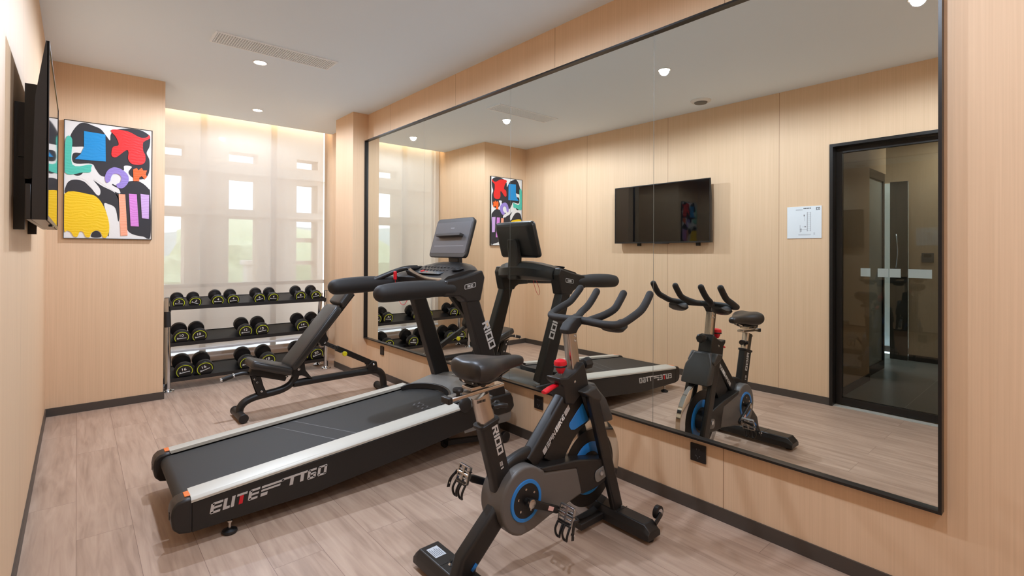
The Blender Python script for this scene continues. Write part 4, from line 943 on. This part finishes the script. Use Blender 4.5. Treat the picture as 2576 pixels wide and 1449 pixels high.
# rear leg (oval tube) with blue stripe
oval = lambda a, c: (lambda i, n: [(math.cos(2 * math.pi * j / 24) * c, math.sin(2 * math.pi * j / 24) * a) for j in range(24)])
def rbx(a, c, r=.3):        # rounded rectangular tube profile: a across the XZ plane, c along Y (half sizes)
    pts = rrect(2 * c, 2 * a, min(a, c) * r, 4)
    return lambda i, n: pts
leg = obj('rear_leg', MB().ring([Q(1.066, .060), Q(1.086, .124), Q(1.225, .247), Q(1.300, .315)], rbx(.046, .031, .65), side=(0, 1, 0)), M_BLACK, bk)
def leg_pt(u, v):            # u along the leg from low to high, v across
    a, c = V((1.090, 0, .100)), V((1.216, 0, .212)); d = (c - a); n = V((-d.z, 0, d.x)).normalized()
    p = a + d * (u * .169) + n * v; return (p.x, p.z)
def quad(u0, u1, v0, v1): return [leg_pt(u0, v0), leg_pt(u1, v0), leg_pt(u1, v1), leg_pt(u0, v1)]
yl = BC - .0345
obj('blue_stripe', MB().xz(quad(.44, 1.0, -.006, .005), yl - .0012, yl + .003), M_BLUE, leg, smooth=False)
b = MB()
for i in range(10): b.xz(quad(-.02 + .045 * i, -.02 + .045 * i + .010 + .0026 * i, -.006, .005), yl - .0012, yl + .003)
obj('blue_ticks', b, M_BLUE, leg, smooth=False)
# seat tube
obj('seat_tube', MB().ring([Q(1.262, .300), Q(1.243, .39), Q(1.180, .612)], rbx(.043, .027, .6), side=(0, 1, 0)), M_BLACK, bk)
sd = V((1.180 - 1.243, 0, .612 - .39)).normalized()
obj('tube_collar', MB().ring([tuple(V(Q(1.180, .612)) + sd * (-.006)), tuple(V(Q(1.180, .612)) + sd * .008)], rbx(.049, .033, .6), side=(0, 1, 0)), M_BLACK, bk, bevel=.003)
lettering('frame_logo', 'RIDO', (1.1835, BC - .027, .598), (.272, 0, -.962), (.962, 0, .272), .118, .028, M_LETTER, bk, gap=.14, depth=.0014)
lettering('frame_number', '81', (1.2235, BC - .027, .4555), (.272, 0, -.962), (.962, 0, .272), .030, .013, M_LETTER, bk, gap=.2, depth=.0014)
# chrome seat post and slider
post = obj('seat_post', MB().ring([Q(1.182, .605), Q(1.147, .722)], rbx(.034, .022, .5), side=(0, 1, 0)), M_STEEL, bk)
lettering('post_scale', 'EIEIE', (1.118, BC - .0225, .700), (1, 0, .05), (0, 0, 1), .040, .008, M_DGREY, post, depth=.0012)
sl = obj('seat_slider', MB().obox(Q(1.005, .732), Q(1.252, .748), .044, .015), M_STEEL, bk, bevel=.004)
obj('slider_end', MB().obox(Q(.990, .730), Q(1.010, .7315), .050, .024), M_SATIN, bk, bevel=.004)
obj('slider_plate', MB().obox(Q(1.085, .758), Q(1.195, .765), .060, .014), M_STEEL, bk, bevel=.003)
kn = MB().lathe((1.045, BC - .004, .744), (0, 0, 1), [(0, .008), (.006, .008), (.008, .019), (.016, .021), (.022, .018)], 12); obj('slider_knob', kn, M_SATIN, bk)
obj('post_lever', MB().tube(spline([(1.20, BC - .02, .672), (1.225, BC - .034, .676), (1.248, BC - .040, .671)], 4), .009, 12), M_SATIN, bk)
obj('post_pin', MB().lathe((1.19, BC, .670), (1, 0, 0), [(0, .010), (.03, .010), (.036, .016), (.048, .016)], 16), M_SATIN, bk)
# saddle: loft along X
SYc = 1.508
def srow(x, hw, zt_, zb_, crown):
    out = []; n = 20
    for j in range(n):
        a = 2 * math.pi * j / n; c, s = math.cos(a), math.sin(a)
        y = SYc + hw * (abs(c) ** .75) * (1 if c > 0 else -1)
        zc = (zt_ + zb_) / 2; hz_ = (zt_ - zb_) / 2
        z = zc + hz_ * (abs(s) ** .8) * (1 if s > 0 else -1)
        if s > 0: z -= crown * (1 - min(1, abs(y - SYc) / max(hw, .001) * 1.9)) ** 2 if abs(y - SYc) < hw * .5 else 0
        out.append((x, y, z))
    return out
rows = [srow(1.066, .045, .848, .815, 0), srow(1.070, .075, .860, .800, .006), srow(1.085, .098, .871, .782, .010), srow(1.115, .105, .874, .772, .012), srow(1.150, .100, .871, .772, .010),
        srow(1.190, .078, .864, .778, .006), srow(1.225, .054, .857, .786, .004), srow(1.265, .036, .852, .794, .002), srow(1.310, .029, .851, .800, 0), srow(1.345, .026, .848, .802, 0), srow(1.362, .020, .840, .808, 0), srow(1.368, .010, .832, .816, 0)]
sad = obj('saddle', MB().loft(rows), M_SADDLE, bk, sub=1)
obj('saddle_base', MB().loft([srow(1.10, .060, .785, .768, 0), srow(1.16, .055, .785, .764, 0), srow(1.24, .030, .790, .776, 0)]), M_RUBBER, sad)
for s in (-1, 1): obj('saddle_rail', MB().tube(spline([(1.095, SYc + s * .035, .785), (1.11, SYc + s * .026, .770), (1.19, SYc + s * .024, .770), (1.29, SYc + s * .012, .795)], 5), .004, 8), M_CHROME, sad)
obj('saddle_clamp', MB().lathe((1.140, SYc - .04, .772), (0, 1, 0), [(0, .014), (.08, .014)], 16), M_SATIN, bk)
# main diagonal beam, linking tube
diag = obj('main_beam', MB().ring([Q(1.395, .405), Q(1.425, .432), Q(1.615, .628)], rbx(.040, .030, .55), side=(0, 1, 0)), M_BLACK, bk)
obj('link_tube', MB().ring(spline([Q(1.215, .385), Q(1.30, .425), Q(1.37, .442), Q(1.42, .440)], 5), rbx(.024, .022, .8), side=(0, 1, 0)), M_BLACK, bk)
dd = V((.19, 0, .196)).normalized(); du_ = V((-dd.z, 0, dd.x))
y_ = BC - .030
lettering('beam_lettering', 'SPIN', tuple(V((1.4605, y_, .4235)) + dd * .030), dd, du_, .068, .020, M_LETTER, diag, gap=.14, shear=.35, depth=.0014)
lettering('beam_lettering', 'BIKE', tuple(V((1.4605, y_, .4235)) + dd * .104), dd, du_, .072, .021, M_WPRINT, diag, gap=.10, shear=.35, depth=.0014, bold=.34)
b = MB()
for o0, ln_ in ((.0, .026), (.183, .040)):
    for k in range(4): 
        a = V((1.4605, y_, .4235)) + dd * o0
        pts = [(k * .0 + .005 * q_, .0) for q_ in (0, 1)]
        z0 = .0055 * k
        b.prism([(z0 * .3, z0), (ln_ + z0 * .3, z0), (ln_ + (z0 + .0042) * .3, z0 + .0042), ((z0 + .0042) * .3, z0 + .0042)], tuple(a), tuple(dd), tuple(du_), 0, .0014)
obj('beam_stripes', b, M_LETTER, diag, smooth=False)
# head block
obj('head_block', MB().xz([(1.540, .728), (1.590, .722), (1.640, .742), (1.690, .776), (1.702, .760), (1.712, .728), (1.728, .668), (1.628, .600), (1.580, .612), (1.572, .660), (1.566, .690), (1.543, .708)], BC - .042, BC + .042), M_SATIN, bk, bevel=.006)
obj('bolt', MB().lathe((1.632, BC - .042, .700), (0, -1, 0), [(0, .006), (.003, .006), (.004, .003)], 12), M_CHROME, bk)
obj('resistance_knob', MB().lathe((1.583, BC - .004, .768), (-.06, 0, 1), [(-.030, .012), (-.012, .021), (.0, .022), (.001, .027), (.014, .029), (.024, .026), (.030, .012)], 28), M_RED, bk)
obj('knob_stem', MB().cyl((1.588, BC - .004, .700), (1.5845, BC - .004, .745), .005, 12), M_CHROME, bk)
obj('knob_ring', MB().lathe((1.583, BC - .004, .766), (-.06, 0, 1), [(0, .0285), (.006, .0295), (.008, .028)], 28), M_RUBBER, bk)
obj('brake_lever', MB().loft([[(x, y + BC, z) for y, z in rrect(w_, h_, min(w_, h_) * .45, 4, 0, zc)] for x, w_, h_, zc in ((1.570, .020, .012, .689), (1.545, .026, .014, .686), (1.520, .030, .015, .680), (1.498, .032, .014, .673), (1.485, .026, .011, .670))]), M_RED, bk)
# handlebar post and knob
obj('handlebar_post', MB().ring([Q(1.672, .735), Q(1.640, .925)], rbx(.026, .022, .4), side=(0, 1, 0)), M_STEEL, bk)
for z in (.872, .893): obj('bolt', MB().lathe((1.657, BC - .022, z), (0, -1, 0), [(0, .006), (.003, .006), (.005, .003)], 12), M_CHROME, bk)
obj('post_knob', MB().lathe((1.700, BC, .752), (1, 0, .05), [(0, .010), (.034, .010), (.038, .022), (.050, .028), (.074, .028), (.082, .020)], 8), M_SATIN, bk)
# handlebars: outer loop with risers and inner pair of risers
def bar(path, r=.0172): return MB().tube(spline(path, 5), r, 16, roundcap=True)
hb_ = obj('handlebar', bar([(1.950, 1.705, 1.078), (1.918, 1.709, 1.045), (1.878, 1.712, 1.012), (1.820, 1.715, .990), (1.760, 1.712, .968), (1.722, 1.690, .958), (1.706, 1.640, .955), (1.705, 1.560, .956), (1.705, 1.500, .957),
       (1.705, 1.440, .956), (1.706, 1.360, .952), (1.722, 1.312, .953), (1.762, 1.296, .962), (1.822, 1.290, .984), (1.880, 1.290, 1.008), (1.918, 1.290, 1.040), (1.947, 1.291, 1.073)]), M_SOFT, bk)
for y0, y1 in ((1.576, 1.545), (1.417, 1.450)):
    obj('inner_grip', bar([(1.922, y0, 1.070), (1.892, y0, 1.036), (1.855, y0, 1.003), (1.800, y0 * .7 + y1 * .3, .980), (1.745, y1, .962), (1.705, y1, .957)]), M_SOFT, bk)
# lower guards below the two bends
for s in (-1, 1):
    yc = BC + s * .135
    obj('grip_guard', MB().loft([[(x, yc + w_ * a, z + h_ * c) for a, c in rrect(2, 2, .9, 4)] for x, w_, h_, z in ((1.722, .024, .010, .944), (1.750, .046, .014, .930), (1.785, .052, .015, .924), (1.820, .046, .012, .934), (1.852, .026, .008, .954))]), M_SATIN, bk)
obj('stem_block', MB().loft([[(xc + a, BC + c, z) for a, c in rrect(l_, w_, .014, 4)] for z, xc, l_, w_ in ((.905, 1.638, .066, .050), (.922, 1.640, .076, .056), (.950, 1.668, .092, .056), (.972, 1.690, .060, .050))]), M_SOFT, bk, bevel=.006)
# front fork with cover and gusset
for s in (-1, 1):
    y = BC + s * .068
    obj('fork_leg', MB().obox((1.712, y, .640), (1.898, y, .078), .030, .062), M_SATIN, bk, bevel=.008, seg=3)
b = MB().loft([[(x + a, BC + c, z) for a, c in rrect(l_, w_, .018, 4)] for z, x, l_, w_ in ((.672, 1.742, .050, .10), (.640, 1.752, .060, .13), (.600, 1.775, .068, .165), (.520, 1.812, .070, .175), (.500, 1.820, .066, .172))])
obj('front_cover', b, M_DGREY, bk, bevel=.004)
obj('fork_crown', MB().xz([(1.650, .655), (1.728, .672), (1.775, .622), (1.760, .596), (1.700, .620)], BC - .085, BC + .085), M_DGREY, bk, bevel=.010, seg=3)
gp = [(1.470, .405), (1.628, .606), (1.700, .625), (1.755, .500), (1.700, .474), (1.650, .440), (1.606, .392), (1.580, .345), (1.560, .345), (1.500, .385)]
gus = obj('frame_gusset', MB().xz(gp, BC - .022, BC + .022), M_SATIN, bk, bevel=.004)
for s in (-1, 1):
    ya = BC + s * .022
    obj('blue_window', MB().xz([(1.705, .588), (1.712, .580), (1.748, .508), (1.742, .503), (1.655, .482), (1.630, .487), (1.618, .505), (1.622, .518)], min(ya, ya + s * .0022), max(ya, ya + s * .0022)), M_BLUE, gus, bevel=.001)
# flywheel
FX, FZ, FY, FR = 1.775, .277, 1.512, .226
fly = obj('flywheel', MB().lathe((FX, FY - .017, FZ), (0, 1, 0), [(0, FR - .055), (.001, FR - .052), (.001, FR - .004), (.004, FR), (.030, FR), (.033, FR - .004), (.033, FR - .052), (.034, FR - .055)], 72), M_CHROME, bk)
obj('flywheel_disc', MB().lathe((FX, FY - .020, FZ), (0, 1, 0), [(0, .12), (.002, FR - .054), (.038, FR - .054), (.040, .12)], 64), M_BLACK, fly)
for yy in (-.0215, .0205): 
    rows = []
    for i in range(49):
        a = 2 * math.pi * i / 48
        rows.append([(FX + math.cos(a) * r, FY + yy + q, FZ + math.sin(a) * r) for r, q in ((.118, .0), (.116, -.001 if yy < 0 else .002), (.076, -.001 if yy < 0 else .002), (.074, .0))])
    obj('blue_ring', MB().loft(rows, caps=False), M_BLUE, fly)
obj('axle', MB().cyl((FX, BC - .080, FZ), (FX, BC + .080, FZ), .012, 16), M_CHROME, bk)
obj('brake_pad', MB().loft([[(1.600 + a, y, .425 + c) for a, c in ((-.03, -.012), (.022, .028), (.012, .042), (-.042, .004))] for y in (FY - .018, FY + .018)]), M_STEEL, bk, bevel=.003)
obj('brake_arm', MB().obox(Q(1.555, .36), Q(1.60, .43), .03, .018), M_STEEL, bk, bevel=.003)
# drive housing: grey shell with black nose
hp = []
HX, HZ, HR = 1.325, .292, .132
for q in range(50, 262, 10): a = math.radians(q); hp.append((HX + HR * math.cos(a) * .93, HZ + HR * math.sin(a)))
hp += [(1.345, .163), (1.375, .166), (1.461, .187), (1.571, .203), (1.660, .217), (1.642, .285), (1.625, .340), (1.430, .372), (1.425, .392)]
hs = MB().xz(hp, BC - .067, BC + .067)
shell = obj('drive_housing', hs, M_GREYP, bk, bevel=.012, seg=4)
nose = [(1.405, .396), (1.62, .372), (1.835, .322), (1.850, .300), (1.843, .250), (1.805, .222), (1.728, .214), (1.655, .214), (1.618, .338), (1.428, .376)]
nb = obj('housing_nose', MB().xz(nose, BC - .070, BC + .070), M_SATIN, bk, bevel=.006)
for s in (-1, 1):
    ya = BC + s * .070
    obj('axle_cap', MB().prism(rrect(.082, .056, .022, 6), (1.777, ya, .270), (1, 0, .16), (-.16, 0, 1), 0, .004 if s < 0 else -.004), mat('cap_grey', srgb(116, 112, 106), .45), nb, bevel=.002)
    ya = BC + s * .067
    rows = []
    for i in range(49):
        a = 2 * math.pi * i / 48
        rows.append([(1.325 + math.cos(a) * r, ya + s * q, .293 + math.sin(a) * r) for r, q in ((.081, -.001), (.079, .0045), (.067, .0045), (.065, -.001))])
    obj('blue_ring', MB().loft(rows, caps=False), M_BLUE, shell)
    hd = obj('crank_cover', MB().lathe((1.325, ya, .293), (0, s, 0), [(0, .068), (.0025, .068), (.003, .05)], 40), M_RUBBER, shell)
    b = MB()
    for q in (30, 95, 160, 225, 300): a = math.radians(q); b.lathe((1.325 + .045 * math.cos(a), ya + s * .003, .293 + .045 * math.sin(a)), (0, s, 0), [(0, .005), (.003, .005), (.004, .003)], 10)
    obj('cover_screws', b, M_STEEL, hd)
obj('crank_axle', MB().cyl((1.325, BC - .092, .293), (1.325, BC + .092, .293), .014, 20), M_SATIN, bk)
# cranks and caged pedals
def crank(s, tip):
    a, c = V((1.325, BC + s * .094, .293)), V(tip)
    o_ = obj('crank_arm', MB().loft([[tuple(a.lerp(c, u) + V((0, q0, 0)) + V((-(c - a).z, 0, (c - a).x)).normalized() * q1) for q0, q1 in rrect(.018, w_, .006, 4)] for u, w_ in ((-.10, .026), (-.04, .036), (.05, .036), (.5, .028), (.95, .030), (1.06, .022))]), M_BLACK, bk)
    obj('crank_cap', MB().lathe(tuple(a), (0, s, 0), [(0, .017), (.010, .017), (.012, .010)], 20), M_STEEL, o_)
    if s < 0: obj('warning_label', MB().prism([(-.015, -.008), (.015, -.008), (.015, .008), (-.015, .008)], tuple(a.lerp(c, .68) + V((0, -.0095, 0))), tuple((c - a).normalized()), tuple(V((-(c - a).z, 0, (c - a).x)).normalized()), 0, .001), mat('label_pink', srgb(236, 190, 182), .5), o_, smooth=False)
    y0 = c.y + s * .014; y1 = c.y + s * .086; pc = V((c.x, (y0 + y1) / 2, c.z))
    # pedal body: tilted so the toe clip hangs down
    t = math.radians(108); ex = V((math.cos(t), 0, -math.sin(t))); ez = V((math.sin(t), 0, math.cos(t)))
    W = lambda u, v, w_: tuple(pc + ex * (u * .92) + V((0, v * .86, 0)) + ez * w_)
    mb = MB()
    for sg in (-1, 1):
        mb.obox(W(sg * .034, -.040, 0), W(sg * .034, .040, 0), .016, .006, side=tuple(ez))
        mb.obox(W(-.034, sg * .040, 0), W(.034, sg * .040, 0), .012, .006, side=tuple(ez))
        mb.obox(W(sg * .015, -.040, 0), W(sg * .015, .040, 0), .010, .005, side=tuple(ez))
    mb.obox(W(-.034, 0, 0), W(.034, 0, 0), .014, .010, side=tuple(ez))
    for sg in (-1, 1):
        for k in range(7): mb.obox(W(sg * .0345, -.034 + .011 * k, .005), W(sg * .0345, -.034 + .011 * k, .009), .004, .004)
    pd = obj('pedal', mb, M_PEDAL, bk, bevel=.001)
    obj('spindle', MB().cyl(tuple(c), tuple(c + V((0, s * .088, 0))), .0075, 14), M_STEEL, pd)
    # toe clip: two loops going down from the front edge
    b = MB()
    for vy in (-.022, .022):
        b.tube(spline([W(.036, vy - .015, -.004), W(.068, vy - .016, -.012), W(.092, vy - .010, -.004), W(.098, vy, .006), W(.092, vy + .010, -.004), W(.068, vy + .016, -.012), W(.036, vy + .015, -.004)], 4), .0046, 8)
    b.obox(W(.034, -.036, -.004), W(.034, .036, -.004), .014, .008, side=tuple(ex))
    obj('toe_clip', b, M_RUBBER, pd)
    b = MB().ring(spline([W(-.02, -s * .046, .0), W(.00, s * .052, .012), W(.012, s * .056, -.004), W(.040, s * .066, -.014), W(.078, s * .072, -.012)], 5), lambda i, n: [(-.007, -.0012), (.007, -.0012), (.007, .0012), (-.007, .0012)], side=tuple(ez))
    obj('pedal_strap', b, M_RUBBER, pd)
    obj('strap_buckle', MB().obox(W(.052, s * .069, -.015), W(.060, s * .070, -.015), .016, .006), M_CHROME, pd)
crank(-1, (1.470, BC - .098, .222))
crank(1, (1.182, BC + .098, .366))
# flat base rail joining front and rear stabiliser under the flywheel
obj('base_rail', MB().obox(Q(1.70, .035), Q(1.86, .035), .050, .030), M_SATIN, bk, bevel=.004)
